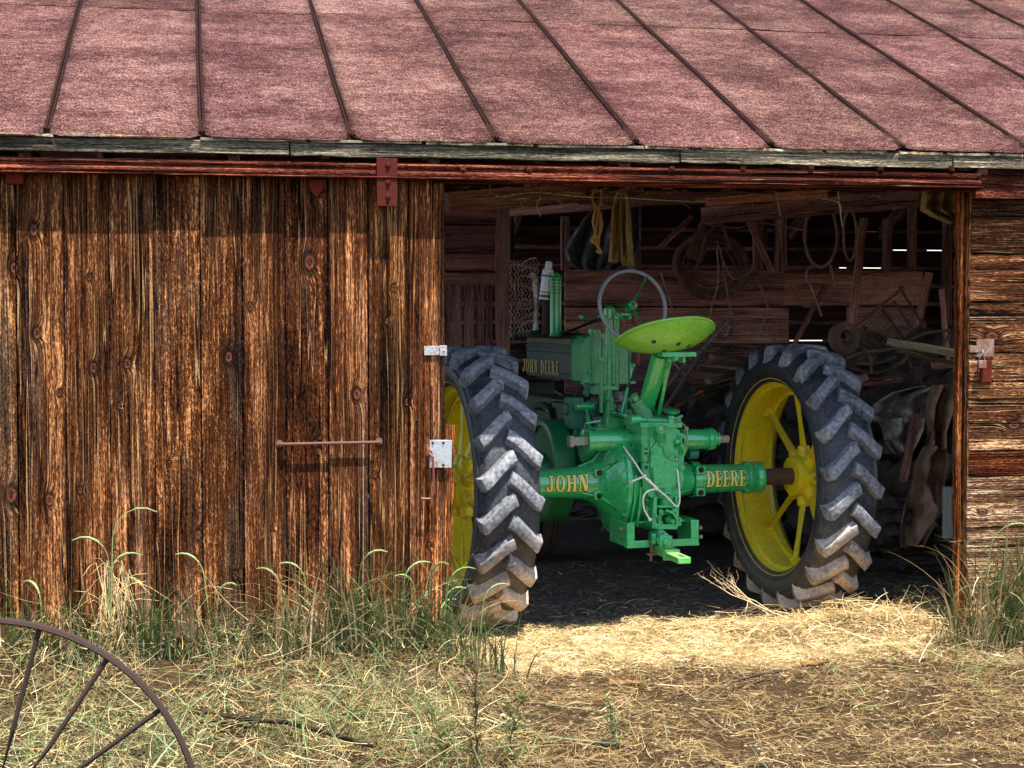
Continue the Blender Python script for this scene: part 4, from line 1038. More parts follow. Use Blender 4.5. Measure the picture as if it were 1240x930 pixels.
# ---- drawbar
k = B()
for (xa, xb, ya, yb) in ((756, 762, 633, 662), (840, 846, 629, 660)):
    a, c_ = T(xa, ya, -.30), T(xb, yb, -.30)
    k.box(((a.x+c_.x)/2, -.20, (a.z+c_.z)/2), (.012, .24, a.z-c_.z)); k.box(((a.x+c_.x)/2+(.016 if xa < 800 else -.016), -.312, (a.z+c_.z)/2), (.036, .012, a.z-c_.z))
a, c_ = T(760, 661, -.30), T(842, 658, -.30); k.box(((a.x+c_.x)/2, -.30, (a.z+c_.z)/2), (c_.x-a.x+.02, .05, .016)); k.box(((a.x+c_.x)/2, -.322, (a.z+c_.z)/2+.012), (c_.x-a.x+.01, .008, .03))
k.box((T(800, 640, -.2).x, -.12, T(800, 632, -.2).z), (.32, .14, .012))
db = k.build('drawbar_frame', GREEN, tr, 40, bevel=.003)
for (x, y) in ((752.5, 640), (752.5, 650), (848, 639), (848.5, 650)):
    k = B(); k.ball(T(x, y, -.25), .011); k.build('bolt', STEEL, db)
k = B(); a = T(795, 646, -.22); c_ = T(806, 656, -.40); k.cyl(a, c_, .036, n=24)
k.box(T(806, 658, -.41), (.062, .018, .070)); k.cyl(T(806, 656, -.41)+V((0, -.005, 0)), T(806, 656, -.41)+V((0, -.028, 0)), .019, n=16)
k.box(T(790, 652, -.33), (.02, .05, .05)); k.build('drawbar_pivot', GREEN, db, 40, bevel=.003)
k = B(); a = T(797, 665, -.28); c_ = T(829, 679, -.66); dd = (c_-a).normalized()
ang = math.atan2(dd.y, dd.x); mm = Matrix.Rotation(ang, 3, 'Z')
mid = (a+c_)/2
rotm = dd.to_track_quat('X', 'Z').to_matrix()
k.box(mid, ((c_-a).length, .062, .030), rotm); k.box(a.lerp(c_, .35)+V((0, 0, .02)), (.16, .075, .014), rotm); k.bolt(a.lerp(c_, .38)+V((0, 0, .028)), (0, 0, 1), .018, .022); k.box(a.lerp(c_, .5), (.02, .078, .05), rotm)
k.build('drawbar', paint('light_drawbar_green', (.09, .40, .08), .45, (.1, .1, .03), .5, wear=(.5, .45, .3), dust=.5), db, 40, bevel=.004)
k = B()
for f_ in (.80, .88, .945): k.cyl(a.lerp(c_, f_)+V((0, 0, .0155)), a.lerp(c_, f_)+V((0, 0, .017)), .010, n=12)
k.build('drawbar_hole', paint('hole_rust', (.12, .04, .02), .8), db)
k = B(); k.cyl(T(789, 656, -.34), T(788, 679, -.34), .007, n=10); k.box(T(789, 671, -.34), (.045, .03, .008)); k.ball(T(788.5, 656, -.34), .012); k.build('hitch_pin', iron('brassy_pin', (.25, .2, .1), (.15, .08, .04), .5), db)
k = B(); k.tube([(-.12, .1, .42), (-.03, .1, .40), (.06, .1, .41), (.13, .1, .45)], [.03]*4, 8, flat=.3); k.lathe([(-.05, .13), (.05, .13)], (.1, .1, .47), (1, .2, 0), 28, a0=.2, a1=2.9); k.build('belly_band', iron('grey_band', (.12, .12, .10), (.06, .05, .03), .5), tr, 60, solid=.006)
# ---- front wheels
for s in (-1, 1):
    C = V((.13*s+.02, 1.98, .335)); t = B()
    t.lathe([(-.05, .20), (-.065, .25), (-.06, .30), (-.03, .325), (-.028, .335), (-.02, .335), (-.018, .325), (-.004, .325), (-.003, .338), (.003, .338), (.004, .325), (.018, .325), (.02, .335), (.028, .335), (.03, .325), (.06, .30), (.065, .25), (.05, .20)], C, (1, 0, 0), 40)
    r_ = B(); r_.lathe([(-.05, .20), (-.05, .19), (0, .17), (.05, .19), (.05, .20), (.045, .2), (0, .18), (-.045, .2)], C, (1, 0, 0), 32, close=True); r_.lathe([(-.02, .17), (-.03, .08), (-.03, .03), (.05, .03), (.05, .05), (.0, .08), (-.005, .17)], C, (1, 0, 0), 32, close=True)
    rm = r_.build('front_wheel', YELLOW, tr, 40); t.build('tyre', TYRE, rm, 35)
k = B(); k.cyl((-.12, 1.98, .335), (.16, 1.98, .335), .03); k.box((.02, 1.95, .55), (.10, .12, .4)); k.box((.0, 1.9, .86), (.3, .5, .5)); k.build('front_pedestal', DGREEN, tr, 40, bevel=.02)

# ---- things hanging on the tractor
def world(p): p = V(p); return TO + TX*p.x + TD*p.y + V((0, 0, p.z))
def tw(pts, n=6):
    pts = [world(T(*q)) for q in pts]; out = []
    for i in range(len(pts)-1):
        a = pts[max(i-1, 0)]; b0 = pts[i]; b1 = pts[i+1]; d = pts[min(i+2, len(pts)-1)]
        for j in range(n):
            t = j/n; out.append(.5*((2*b0)+(-a+b1)*t+(2*a-5*b0+4*b1-d)*t*t+(-a+3*b0-3*b1+d)*t**3))
    out.append(pts[-1]); return out
TW = paint('white_twine', (.78, .72, .66), .8, (.5, .42, .35), .4, bump=.5)
k = B()
k.tube(tw([(755, 541, -.17), (768, 559, -.27), (780, 577, -.30), (795, 591, -.31), (808, 602, -.31), (819, 613, -.31), (823, 606, -.30), (822, 585, -.29), (820, 568, -.28)]), .0042, 8)
k.tube(tw([(781, 577, -.31), (772, 580, -.31), (765, 583, -.31)]), [.0045]*12+[.010], 8); k.ball(world(T(780.5, 576.5, -.31)), .0095); k.ball(world(T(795, 591.5, -.315)), .010)
k.tube(tw([(794, 592, -.32), (784, 595, -.32), (779, 603, -.32), (780, 616, -.31), (785, 626, -.31), (788, 630, -.31)]), [.0042]*26+[.006, .008, .010, .010, .009], 8)
k.tube(tw([(780, 577, -.315), (788, 584, -.32), (795, 591, -.32)]), .006, 8)
tag(k.build('twine', TW, smooth=60), 'knotted white twine tied across the rear of the green tractor', 'twine')
k = B(); a, c_ = world(T(660, 363, .92)), world(T(664, 326, .92)); L = (c_-a).length
k.lathe([(0, .030), (0, .034), (L*.1, .034), (L*.62, .032), (L*.72, .034), (L*.98, .030), (L, .024), (L+.004, .013)], a, c_-a, 28)
k.lathe([(L*.0, .010), (L*1.0, .012), (L*1.02, .020), (L*1.22, .019), (L*1.26, .012), (L*1.26, .001)], a, c_-a, 20)
bt = k.build('plastic_bottle', paint('white_plastic', (.74, .76, .82), .3, (.5, .5, .55), .2), smooth=40)
tag(bt, 'white plastic bottle with blue label bands upturned over the tractor exhaust pipe', 'bottle')
for f0, f1, c3 in ((.06, .16, (.02, .08, .35)), (.20, .27, (.45, .38, .05)), (.74, .80, (.02, .10, .40))):
    k = B(); k.lathe([(L*f0, .0352), (L*f1, .0350)], a, c_-a, 28); k.build('label_band', paint('label_colour', c3, .4), bt)
# ------------------------------------------------------------------ straw, chaff and grass
nr = np.random.default_rng(5)
def straw_mat(name, rough=.6, trans=.0):
    m = M(name); c = m.attr('tint', 'Color'); n = m.noise(m.attr('gc'), 120, 2, .5)
    c = m.mix(m.math('MULTIPLY', n, .5), c, (.25, .17, .08))
    return m.out(c, rough, 0, None, .04)
STRAW = straw_mat('dry_straw'); GRASS = straw_mat('green_grass', .5)
def scatter(name, zones, mat, kind='stuff', label=None, cat=None):
    """zones: (n, sampler -> x,y), length, width, lift, pitch, palette; thin bent stalks lying on the ground"""
    V_, F_, T_ = [], [], []; o = 0
    for (n, samp, Lr, Wr, lift, pit, pal) in zones:
        x, y = samp(n)
        cl = np.array([mnoise.noise(V((a*4.2, c_*4.2, 1))) + .6*mnoise.noise(V((a*13, c_*13, 7))) for a, c_ in zip(x, y)])
        kp = nr.uniform(-.55, .35, n) < cl + (.35 if y.min() > 6.4 else 0); x = x[kp]; y = y[kp]; cl = cl[kp]; n = len(x)
        z = np.array([gz(a, c_) for a, c_ in zip(x, y)])
        L = nr.uniform(*Lr, n); W = nr.uniform(*Wr, n); th = nr.uniform(0, 2*np.pi, n)
        zl = z + nr.uniform(0, 1, n)**2*lift*(1+2*np.clip(cl, 0, 1)) + .003
        ph = nr.normal(0, pit, n); bend = nr.normal(0, .22, n); K = 6 if Lr[1] > .15 else 4
        d = np.stack([np.cos(th)*np.cos(ph), np.sin(th)*np.cos(ph), np.abs(np.sin(ph))], 1)
        s = np.stack([-np.sin(th), np.cos(th), nr.normal(0, .5, n)], 1)
        base = np.stack([x, y, zl], 1)
        pal = np.array(pal); ci = nr.integers(0, len(pal), n); c = pal[ci]*nr.uniform(.45, 1.3, (n, 1))
        pts = []
        for k in range(K):
            f = k/(K-1)
            cen = base + d*(L*(f-.5))[:, None] + s*(bend*L*.25*(1-(2*f-1)**2))[:, None]
            cen[:, 2] = np.maximum(cen[:, 2], z+.001) + .006*np.abs(bend)*(1-(2*f-1)**2)
            w = (W*(1-.75*f))[:, None]
            pts += [cen - s*w/2, cen + s*w/2]
        vs = np.stack(pts, 1).reshape(-1, 3); V_.append(vs); T_.append(np.repeat(c, 2*K, 0))
        b0 = (np.arange(n)*2*K + o)[:, None]
        for k in range(K-1): F_.append(b0 + np.array([[2*k, 2*k+1, 2*k+3, 2*k+2]]))
        o += n*2*K
    vs = np.concatenate(V_); fs = np.concatenate(F_); ts = np.concatenate(T_)
    me = bpy.data.meshes.new(name); me.vertices.add(len(vs)); me.vertices.foreach_set('co', vs.ravel())
    me.loops.add(fs.size); me.loops.foreach_set('vertex_index', fs.ravel().astype(np.int32))
    me.polygons.add(len(fs)); me.polygons.foreach_set('loop_start', np.arange(0, fs.size, 4, dtype=np.int32))
    try: me.polygons.foreach_set('loop_total', np.full(len(fs), 4, dtype=np.int32))
    except Exception: pass
    me.update(calc_edges=True); me.validate(); me.materials.append(mat)
    a = me.attributes.new('gc', 'FLOAT_VECTOR', 'POINT'); a.data.foreach_set('vector', vs.ravel())
    a = me.attributes.new('tint', 'FLOAT_COLOR', 'POINT'); a.data.foreach_set('color', np.concatenate([ts, np.ones((len(ts), 1))], 1).ravel())
    ob = bpy.data.objects.new(name, me); col.objects.link(ob)
    return tag(ob, label, cat, kind=kind)
def uni(x0, x1, y0, y1): return lambda n: (nr.uniform(x0, x1, n), nr.uniform(y0, y1, n))
def gau(x, y, sx, sy): return lambda n: (nr.normal(x, sx, n), nr.normal(y, sy, n))
def band_s(x0, x1, y0, y1, pw=1):      # denser towards y1
    return lambda n: (nr.uniform(x0, x1, n), y0+(y1-y0)*nr.uniform(0, 1, n)**pw)
GOLD_P = [(.80, .60, .30), (.66, .47, .21), (.84, .70, .42), (.50, .33, .13), (.34, .22, .09)]
FORE_P = [(.50, .35, .15), (.40, .26, .10), (.60, .46, .24), (.28, .17, .065), (.16, .09, .04)]
LEFT_P = [(.50, .36, .15), (.66, .52, .27), (.24, .15, .06), (.10, .065, .035), (.05, .035, .02), (.16, .11, .06)]
BROWN_P = [(.28, .18, .07), (.19, .115, .05), (.40, .28, .12), (.11, .065, .03), (.50, .37, .19)]
GREEN_P = [(.05, .13, .03), (.09, .19, .055), (.13, .25, .11), (.04, .075, .025), (.05, .09, .03), (.12, .2, .12)]
DARK_P = [(.20, .155, .12), (.12, .09, .07), (.36, .28, .2), (.55, .44, .3)]
BROWN_P = [tuple(x*.85 for x in c) for c in BROWN_P]; FORE_P = [tuple(x*.9 for x in c) for c in FORE_P]
scatter('straw_litter', [
    (44000, uni(.85, 3.9, 6.52, 7.62), (.015, .08), (.0014, .0032), .025, .16, GOLD_P),
    (6000, gau(3.15, 7.1, .45, .22), (.05, .20), (.002, .004), .05, .25, GOLD_P),
    (2600, gau(2.0, 7.25, .8, .15), (.04, .12), (.002, .004), .02, .2, GOLD_P),
    (60000, uni(.4, 4.3, 4.9, 6.75), (.012, .06), (.0012, .0026), .025, .22, BROWN_P),
    (7000, uni(.4, 4.3, 4.9, 6.6), (.04, .18), (.0014, .003), .035, .2, FORE_P),
    (32000, uni(-1.6, 1.0, 4.9, 6.95), (.02, .11), (.0014, .0032), .08, .5, LEFT_P),
    (3600, uni(-1.6, 1.0, 4.9, 6.9), (.10, .30), (.0012, .0026), .13, .35, GOLD_P),
    (1200, gau(3.6, 6.75, .25, .2), (.1, .3), (.002, .004), .09, .4, GOLD_P),
    ], STRAW, label=None)
scatter('barn_litter', [
    (9000, band_s(.9, 4.3, 7.45, 9.6, 2.0), (.02, .10), (.002, .005), .015, .2, DARK_P),
    (1200, band_s(.9, 4.2, 7.5, 9.3, 1.8), (.05, .2), (.002, .004), .02, .2, BROWN_P),
    ], STRAW)
scatter('ground_grass', [
    (5000, uni(-1.6, .95, 4.9, 6.9), (.08, .28), (.0022, .0045), .10, .8, GREEN_P),
    (1500, gau(-.3, 5.6, .6, .35), (.15, .35), (.003, .006), .10, .5, GREEN_P),
    (900, gau(.75, 5.8, .2, .5), (.1, .28), (.003, .005), .08, .6, GREEN_P),
    (300, gau(3.5, 6.3, .35, .35), (.12, .3), (.003, .005), .05, .3, GREEN_P),
    (260, uni(1.1, 3.9, 5.0, 6.6), (.08, .22), (.003, .005), .03, .25, GREEN_P),
    ], GRASS)
# crumbs of soil and small stones
def pebbles(name, n, samp, r0, r1, mats, cols):
    b_ = B(); xs_, ys_ = samp(n)
    for x, y in zip(xs_, ys_):
        r = rng.uniform(r0, r1)**1.0; c = rng.choice(cols); q = rng.uniform(.6, 1.3)
        vs = [V((rng.gauss(0, 1), rng.gauss(0, 1), rng.gauss(0, .6))).normalized()*r*rng.uniform(.7, 1.2) for _ in range(0)]
        ph = [V((1, 0, 0)), V((0, 1, 0)), V((-1, 0, 0)), V((0, -1, 0)), V((.1, .1, .8)), V((0, 0, -.6)), V((.7, .7, .3))]
        sgn = rng.choice((-1, 1)); rot = Matrix.Rotation(rng.uniform(0, 6.3), 3, 'Z'); z = gz(x, y)+r*.2
        vs = [V((x, y, z)) + rot @ V((p.x*r*rng.uniform(.7, 1.3), p.y*r*rng.uniform(.7, 1.3), p.z*r*rng.uniform(.7, 1.1))) for p in ph[:6]]
        b_.add(vs, [(0,1,4),(1,2,4),(2,3,4),(3,0,4),(1,0,5),(2,1,5),(3,2,5),(0,3,5)], 0, tuple(a*q for a in c))
    return b_.build(name, mats, raw=True, smooth=0)
def tint_mat(name, rough=.9):
    m = M(name); n = m.noise(m.attr('gc'), 90, 4, .6)
    return m.out(m.mix(m.math('MULTIPLY', n, .6), m.attr('tint', 'Color'), (.03, .02, .015)), rough, 0, m.bump(n, .5, .004), .2)
CLOD = tint_mat('clod')
tag(pebbles('gravel', 2600, band_s(1.0, 3.9, 7.42, 8.8, 1.8), .003, .013, CLOD, [(.10, .09, .09), (.06, .05, .045), (.2, .18, .18), (.15, .12, .09)]), kind='stuff')
tag(pebbles('soil_crumbs', 2600, uni(.3, 4.2, 4.9, 7.4), .003, .011, CLOD, [(.3, .2, .1), (.45, .33, .18), (.18, .11, .06), (.12, .08, .05)]), kind='stuff')

def blade(b_, base, ang, L, lean, droop, w, c3, K=9, twist=0):
    d = V((math.cos(ang), math.sin(ang), 0)); s = V((-math.sin(ang+twist), math.cos(ang+twist), 0)); vs = []
    p = V(base); el = math.pi/2 - lean
    for k in range(K+1):
        f = k/K; ww = w*(1-f**2.2)*.5+.0004
        vs += [p - s*ww + d*0.0, p + V((0, 0, -ww*.5)), p + s*ww]
        el_ = el - droop*f**1.6
        p = p + (d*math.cos(el_)+V((0, 0, 1))*math.sin(el_))*(L/K)
    fs = [(3*k+i, 3*k+i+1, 3*k+4+i, 3*k+3+i) for k in range(K) for i in (0, 1)]
    b_.add(vs, fs, 0, c3); return p
def jit(c, a=.25): q = rng.uniform(1-a, 1+a); return tuple(x*q*rng.uniform(.9, 1.1) for x in c)
def seedhead(b_, base, ang, L, H, c3, hd=.10, lean=.12, curl=2.0):
    d = V((math.cos(ang), math.sin(ang), 0)); pts = []; p = V(base)
    K = 18
    for k in range(K+1):
        f = k/K; el = math.pi/2 - lean - (0 if f < .62 else curl*((f-.62)/.38)**1.2)
        pts.append(p.copy()); p = p + (d*math.cos(el)+V((0, 0, 1))*math.sin(el))*(L/K)
    b_.tube(pts, [.0022]*(K-4)+[.002]*5, 5, tint=jit(c3))
    n0 = int(K*(1-hd/L)); hp = pts[n0:]
    b_.tube(hp, [.0022+.0030*math.sin(math.pi*min(1, i/max(1, len(hp)-1)+.1)) for i in range(len(hp))], 6, tint=jit(H))
    for i in range(len(hp)-1):
        for _ in range(9):
            q = hp[i].lerp(hp[i+1], rng.random()); a = V((rng.gauss(0, 1), rng.gauss(0, 1), rng.gauss(0, 1))).normalized(); t = (hp[i+1]-hp[i]).normalized()
            e = q + a*.004 + (a*.8+t).normalized()*.011; s_ = t.cross(a).normalized()*.0008
            b_.add([q-s_, q+s_, e], [(0, 1, 2)], 0, jit(H))
G1, G2, G3 = (.08, .16, .045), (.15, .25, .09), (.045, .09, .03); TAN = (.66, .50, .27); SEED = (.26, .36, .14)
def tuft(px, py, Y, n, hmax, spread, green=.75, heads=0, tan=TAN, w=.006, lab=None, name='grass_tuft', group=None, hl=(.3, .45)):
    p = P(px, py, Y); x0 = p.x; b_ = B()
    for _ in range(int(n*1.8)):
        x = x0+rng.gauss(0, spread*1.15); y = Y+rng.gauss(0, spread*.35); z = gz(x, y)-.005
        if y > YD-.03: y = YD-.03-rng.random()*.05
        c3 = jit(rng.choice((G1, G2, G3))) if rng.random() < green else jit(tan)
        a = rng.uniform(0, 2*math.pi)
        if math.sin(a) > .3: a = -a
        blade(b_, (x, y, z), a, hmax*1.35*rng.uniform(.35, 1)**1.0, abs(rng.gauss(0, .28)), rng.uniform(.3, 2.1), w*rng.uniform(.5, 1.1), c3, 9, rng.uniform(-.6, .6))
    for _ in range(heads):
        x = x0+rng.gauss(0, spread*.8); y = Y+rng.gauss(0, spread*.3); a = rng.choice((0, math.pi))+rng.gauss(0, .5)
        seedhead(b_, (x, min(y, YD-.05), gz(x, y)), -abs(a) if rng.random() < .5 else a, rng.uniform(*hl), SEED, jit(G2, .1), hd=rng.uniform(.08, .12))
    o = b_.build(name, GRASS, smooth=0, origin=(x0, Y, gz(x0, Y))); tag(o, lab, 'grass', group); return o
GG = 'grass growing along the barn front'
tuft(30, 770, 6.74, 60, .30, .09, .8, 0, lab='low green grass at the left edge of the photo, above the iron wheel rim', group=GG)
tuft(85, 770, 6.72, 46, .30, .07, .6, 1, lab='mixed green and dry grass just left of the pale dry bunch at the door foot', group=GG)
tuft(180, 775, 6.74, 75, .33, .07, .85, 1, lab='bushy dark green grass just right of the pale dry bunch at the door foot', group=GG)
tuft(243, 775, 6.73, 40, .30, .06, .8, 2, lab='green grass with an arched seed head in front of the pale split plank', group=GG, hl=(.38, .5))
tuft(300, 780, 6.70, 40, .26, .09, .5, 0, lab='short grass and dry stems below the left end of the door handle', group=GG)
tuft(352, 780, 6.68, 40, .36, .08, .25, 1, lab='thin tan stems rising below the middle of the door handle', group=GG)
tuft(415, 785, 6.70, 80, .42, .08, .85, 2, lab='tall green grass with long arched seed heads below the right end of the door handle', group=GG, hl=(.42, .55))
tuft(470, 790, 6.68, 70, .36, .10, .65, 1, lab='leafy green grass one stride left of the door edge', group=GG)
tuft(520, 795, 6.66, 90, .38, .07, .8, 7, lab='dense foxtail grass with many seed heads below the red iron hook', group=GG, hl=(.25, .50))
tuft(575, 800, 6.52, 70, .28, .08, .7, 1, lab='leaning green grass at the foot of the left tractor wheel', group=GG)
tuft(1222, 790, 6.66, 110, .55, .08, .75, 1, lab='tall broad bladed green grass against the right wall boards', group=GG, w=.009, hl=(.6, .7))
tuft(1170, 800, 6.72, 40, .34, .06, .7, 0, lab='small green grass clump at the foot of the door jamb', group=GG, w=.008)
tuft(1262, 800, 6.6, 70, .45, .09, .7, 0, lab='green grass cut off by the right edge of the photo', group=GG, w=.008)
tuft(1200, 800, 6.62, 70, .26, .10, .25, 0, lab='dry tangled grass at the base of the tall clump by the right wall', group=GG)
# bound dry bunch
b_ = B(); p = P(132, 780, 6.72); x0 = p.x
for _ in range(80):
    x = x0+rng.gauss(0, .045); y = 6.72+rng.gauss(0, .025); top = V((x0+.012+rng.gauss(0, .035), 6.75+rng.gauss(0, .012), .42+rng.uniform(-.24, .08))); b0 = V((x, y, gz(x, y)))
    mid = b0.lerp(top, .5)+V((rng.gauss(0, .012), -.01, 0)); e = top+V((rng.gauss(0, .07), -.03, -rng.uniform(-.05, .2)))
    b_.tube([b0, b0.lerp(mid, .6), mid, top, top.lerp(e, .5)+V((0, 0, .012)), e], [.0022, .002, .0018, .0016, .0014, .0006], 4, tint=jit((.60, .44, .22), .4))
for L, a in ((.74, 0), (.60, math.pi), (.52, .3)): seedhead(b_, (x0+rng.gauss(0, .01), 6.72, gz(x0, 6.72)), a-.2, L, SEED, G2, hd=.11, lean=.03, curl=2.3)
tag(b_.build('dry_grass_bunch', STRAW, smooth=0, origin=(x0, 6.72, .08)), 'upright bunch of pale dry grass with a green seed head above it against the door', 'grass')
# weeds
def weed(px, py, H, n, c3, stem, lab, lean=0, leaf=.05, name='weed'):
    p = G(px, py, .02); b_ = B(); k = 12
    pts = [V((p.x+lean*H*(i/k)**1.5+.004*math.sin(i*2.1), p.y+.02*(i/k), gz(p.x, p.y)+H*i/k)) for i in range(k+1)]
    b_.tube(pts, [.0055*(1-.7*i/k) for i in range(k+1)], 6, tint=stem)
    for i in range(n):
        f = rng.uniform(.12, 1); q = pts[int(f*k)]; a = rng.uniform(0, 6.28); L = leaf*rng.uniform(.6, 1.6)*(1.2-f*.5)
        e = q+V((math.cos(a)*L, math.sin(a)*L*.8, L*rng.uniform(.1, .9)))
        b_.tube([q, q.lerp(e, .5)+V((0, 0, .004)), e], [.0012, .001, .0006], 3, tint=stem)
        for j in range(7):
            r_ = q.lerp(e, rng.uniform(.2, 1)); a2 = rng.uniform(0, 6.28); l2 = rng.uniform(.008, .02); t = r_+V((math.cos(a2)*l2, math.sin(a2)*l2, rng.uniform(-.4, 1)*l2)); s_ = V((-math.sin(a2), math.cos(a2), 0))*.0020
            b_.add([r_-s_, r_+s_, t], [(0, 1, 2)], 0, jit(c3))
    return tag(b_.build(name, GRASS, smooth=0, origin=(p.x, p.y, gz(p.x, p.y))), lab, 'weed')
weed(577, 945, .42, 150, (.06, .13, .04), (.14, .03, .035), 'dark feathery weed with a reddish stem in the foreground grass')
weed(540, 935, .26, 90, (.10, .17, .05), (.10, .12, .04), 'short feathery green weed left of the red stemmed weed', -.2)
weed(744, 905, .18, 45, (.12, .24, .08), (.06, .06, .03), 'small lone green seedling on the bare soil in the foreground', -.1, .035)
weed(615, 925, .24, 80, (.09, .15, .04), (.08, .09, .03), 'low green weed right of the red stemmed weed', .2)
# dry twig, sticks, chips
BARK = wood('stick_bark', (.012, .009, .007), (.09, .065, .045), (.28, .22, .16), bump=.4, fine=.6)
def stick(pts, r, lab, name='stick', mat=None, tint=(1, 1, 1), cat='stick', lift=.03):
    P_ = [G(x, y, 0) for x, y in pts]; P_ = [V((p.x, p.y, gz(p.x, p.y)+r+h)) for p, h in zip(P_, [lift]*len(P_))]
    b_ = B(); b_.tube(P_, [r*(1-.5*i/(len(P_)-1))*(1+.15*math.sin(i*2.3)) for i in range(len(P_))], 8, tint=tint); return tag(b_.build(name, mat or BARK, smooth=60), lab, cat)
stick([(232, 884), (290, 893), (350, 900), (400, 914), (450, 932)], .013, 'long dark bent stick lying in the grass right of the iron wheel rim', tint=(.45, .45, .45), lift=.06)
stick([(166, 928), (185, 905), (200, 888)], .008, 'short dark stick inside the iron wheel rim')
stick([(240, 888), (268, 886), (300, 893), (312, 896)], .008, 'knobbly brown stick end beside the iron wheel rim')
stick([(946, 826), (915, 832), (890, 838), (873, 850)], .008, 'thin black stick lying across the straw in front of the right tractor wheel')
stick([(608, 877), (622, 885), (640, 893)], .008, 'pale bare stick lying right of the red stemmed weed', tint=(5, 4.6, 4))
stick([(850, 842), (800, 836), (765, 832)], .004, 'thin pale stalk lying in the middle of the foreground', tint=(5, 4.2, 3))
def chip(px, py, L, W, a, lab, c3=(.5, .36, .22)):
    p = G(px, py, .02); b_ = B(); d = V((math.cos(a), math.sin(a), .05)); b0 = V((p.x, p.y, gz(p.x, p.y)+.016))
    b_.plank(b0-d*L/2, b0+d*L/2, (-math.sin(a), math.cos(a), .25), W, .010, 5, .006, tint=tuple(x*2.4 for x in c3), taper=.35); return tag(b_.build('wood_chip', MW_POLE, bevel=.002), lab, 'wood chip')
chip(757, 822, .13, .04, -.35, 'pale splinter of wood lying on the straw in mid foreground')
chip(838, 800, .10, .025, .9, 'pinkish brown wood chip on the sunlit straw in front of the tractor', (.36, .2, .16))
chip(985, 800, .11, .035, .1, 'tan wood chip on the sunlit straw before the right wheel', (.5, .34, .18))
chip(912, 640+46, .05, .02, .4, 'small wood chip in the shade left of the right wheel', (.2, .15, .1))
p = G(955, 752, .03); b_ = B(); b0 = V((p.x, p.y, gz(p.x, p.y)+.02))
def branch(b_, q, d, L, r, n):
    e = q+d*L; m_ = q.lerp(e, .5)+V((rng.gauss(0, .01), 0, rng.gauss(0, .008))); b_.tube([q, m_, e], [r, r*.8, r*.5], 5, tint=(.95, .72, .42))
    if n > 0:
        for _ in range(3): branch(b_, q.lerp(e, rng.uniform(.3, 1)), (d+V((rng.gauss(0, .45), rng.gauss(0, .3), rng.gauss(.1, .35)))).normalized(), L*rng.uniform(.45, .75), r*.6, n-1)
branch(b_, b0, V((-.9, .1, .40)).normalized(), .24, .0035, 3)
tag(b_.build('dry_twig', STRAW, smooth=0), 'branching dry tan twig at the shadow edge left of the right wheel', 'twig')

# iron wagon wheel
dC = 3.32; cpx = V((0, 0, 0)); d = ray(-20, 1012); CW = CAMP + d*(dC/1.0); RW_ = 262*dC/2000
wr = empty('wagon_wheel', (CW.x, CW.y, 0), 0, 'rusty iron wagon wheel with thin spokes standing at the lower left corner', 'wheel')
nrm = V((-.10, -1, .05)).normalized(); ux = V((1, -.1, 0)).normalized(); uz = nrm.cross(ux).normalized(); uz = uz if uz.z > 0 else -uz
b_ = B(); b_.lathe([(-.014, RW_-.005), (-.011, RW_+.002), (0, RW_+.004), (.011, RW_+.002), (.014, RW_-.005), (.011, RW_-.008), (0, RW_-.006), (-.011, RW_-.008)], CW, nrm, 120, close=True)
b_.build('rim', RUST, wr, 50)
for k in range(18):
    a = R(35.5+20*k-.5) ; dd = ux*math.cos(a)+uz*math.sin(a); off = nrm*(.018 if k % 2 else -.018)
    b_ = B(); b_.tube([CW+dd*.05+off, CW+dd*(RW_*.5)+off*.5+dd.cross(nrm)*rng.gauss(0, .004), CW+dd*(RW_-.006)], [.0052, .005, .0055], 8); b_.build('spoke', RUST, wr)
b_ = B(); b_.cyl(CW-nrm*.06, CW+nrm*.06, .055, n=24); b_.cyl(CW-nrm*.08, CW+nrm*.08, .03, n=20); b_.build('hub', RUST, wr, bevel=.003)
# ------------------------------------------------------------------ things stored in the barn
WIRE = iron('pale_old_wire', (.62, .54, .50), (.42, .26, .20), .5, .7, 0)
DARKIRON = iron('dusty_iron', (.26, .20, .19), (.22, .12, .09), .5, .75, 0)
RUST = DARKIRON
def spl(pts, n=8):
    out = []
    for i in range(len(pts)-1):
        a = pts[max(i-1, 0)]; b0 = pts[i]; b1 = pts[i+1]; d = pts[min(i+2, len(pts)-1)]
        for j in range(n):
            t = j/n; out.append(.5*((2*b0)+(-a+b1)*t+(2*a-5*b0+4*b1-d)*t*t+(-a+3*b0-3*b1+d)*t**3))
    return out+[pts[-1]]
def wires(name, strands, r, mat, lab, cat, group=None, n=6):
    b_ = B()
    for s in strands: b_.tube(spl([P(*q) for q in s]), r, n)
    return tag(b_.build(name, mat, smooth=60), lab, cat, group)
def loop(cx, cy, rx, ry, Y, turns, jitr=2.0, tilt=0):
    pts = []; n = int(turns*12)
    for i in range(n+1):
        a = i/12*2*math.pi+tilt; k = 1+rng.uniform(-.03, .03)
        pts.append((cx+rx*k*math.cos(a)+rng.uniform(-jitr, jitr)*.5, cy+ry*k*math.sin(a), Y+.012*math.sin(a*.7)+i*.0006))
    return pts
wires('wire_coil', [loop(994, 285, 20, 38, 10.9, 4), [(985, 320, 10.9), (976, 332, 10.9), (984, 352, 10.9), (995, 383, 10.9)], [(1005, 320, 10.9), (1012, 350, 10.9)]], .0085, WIRE, 'tall loose coil of old wire hanging on the back boards, the wider of the two', 'wire coil')
wires('wire_coil', [loop(1029, 285, 8, 30, 10.8, 6, 1.5)], .008, WIRE, 'narrow bundled coil of wire hanging right of the wider coil', 'wire coil')
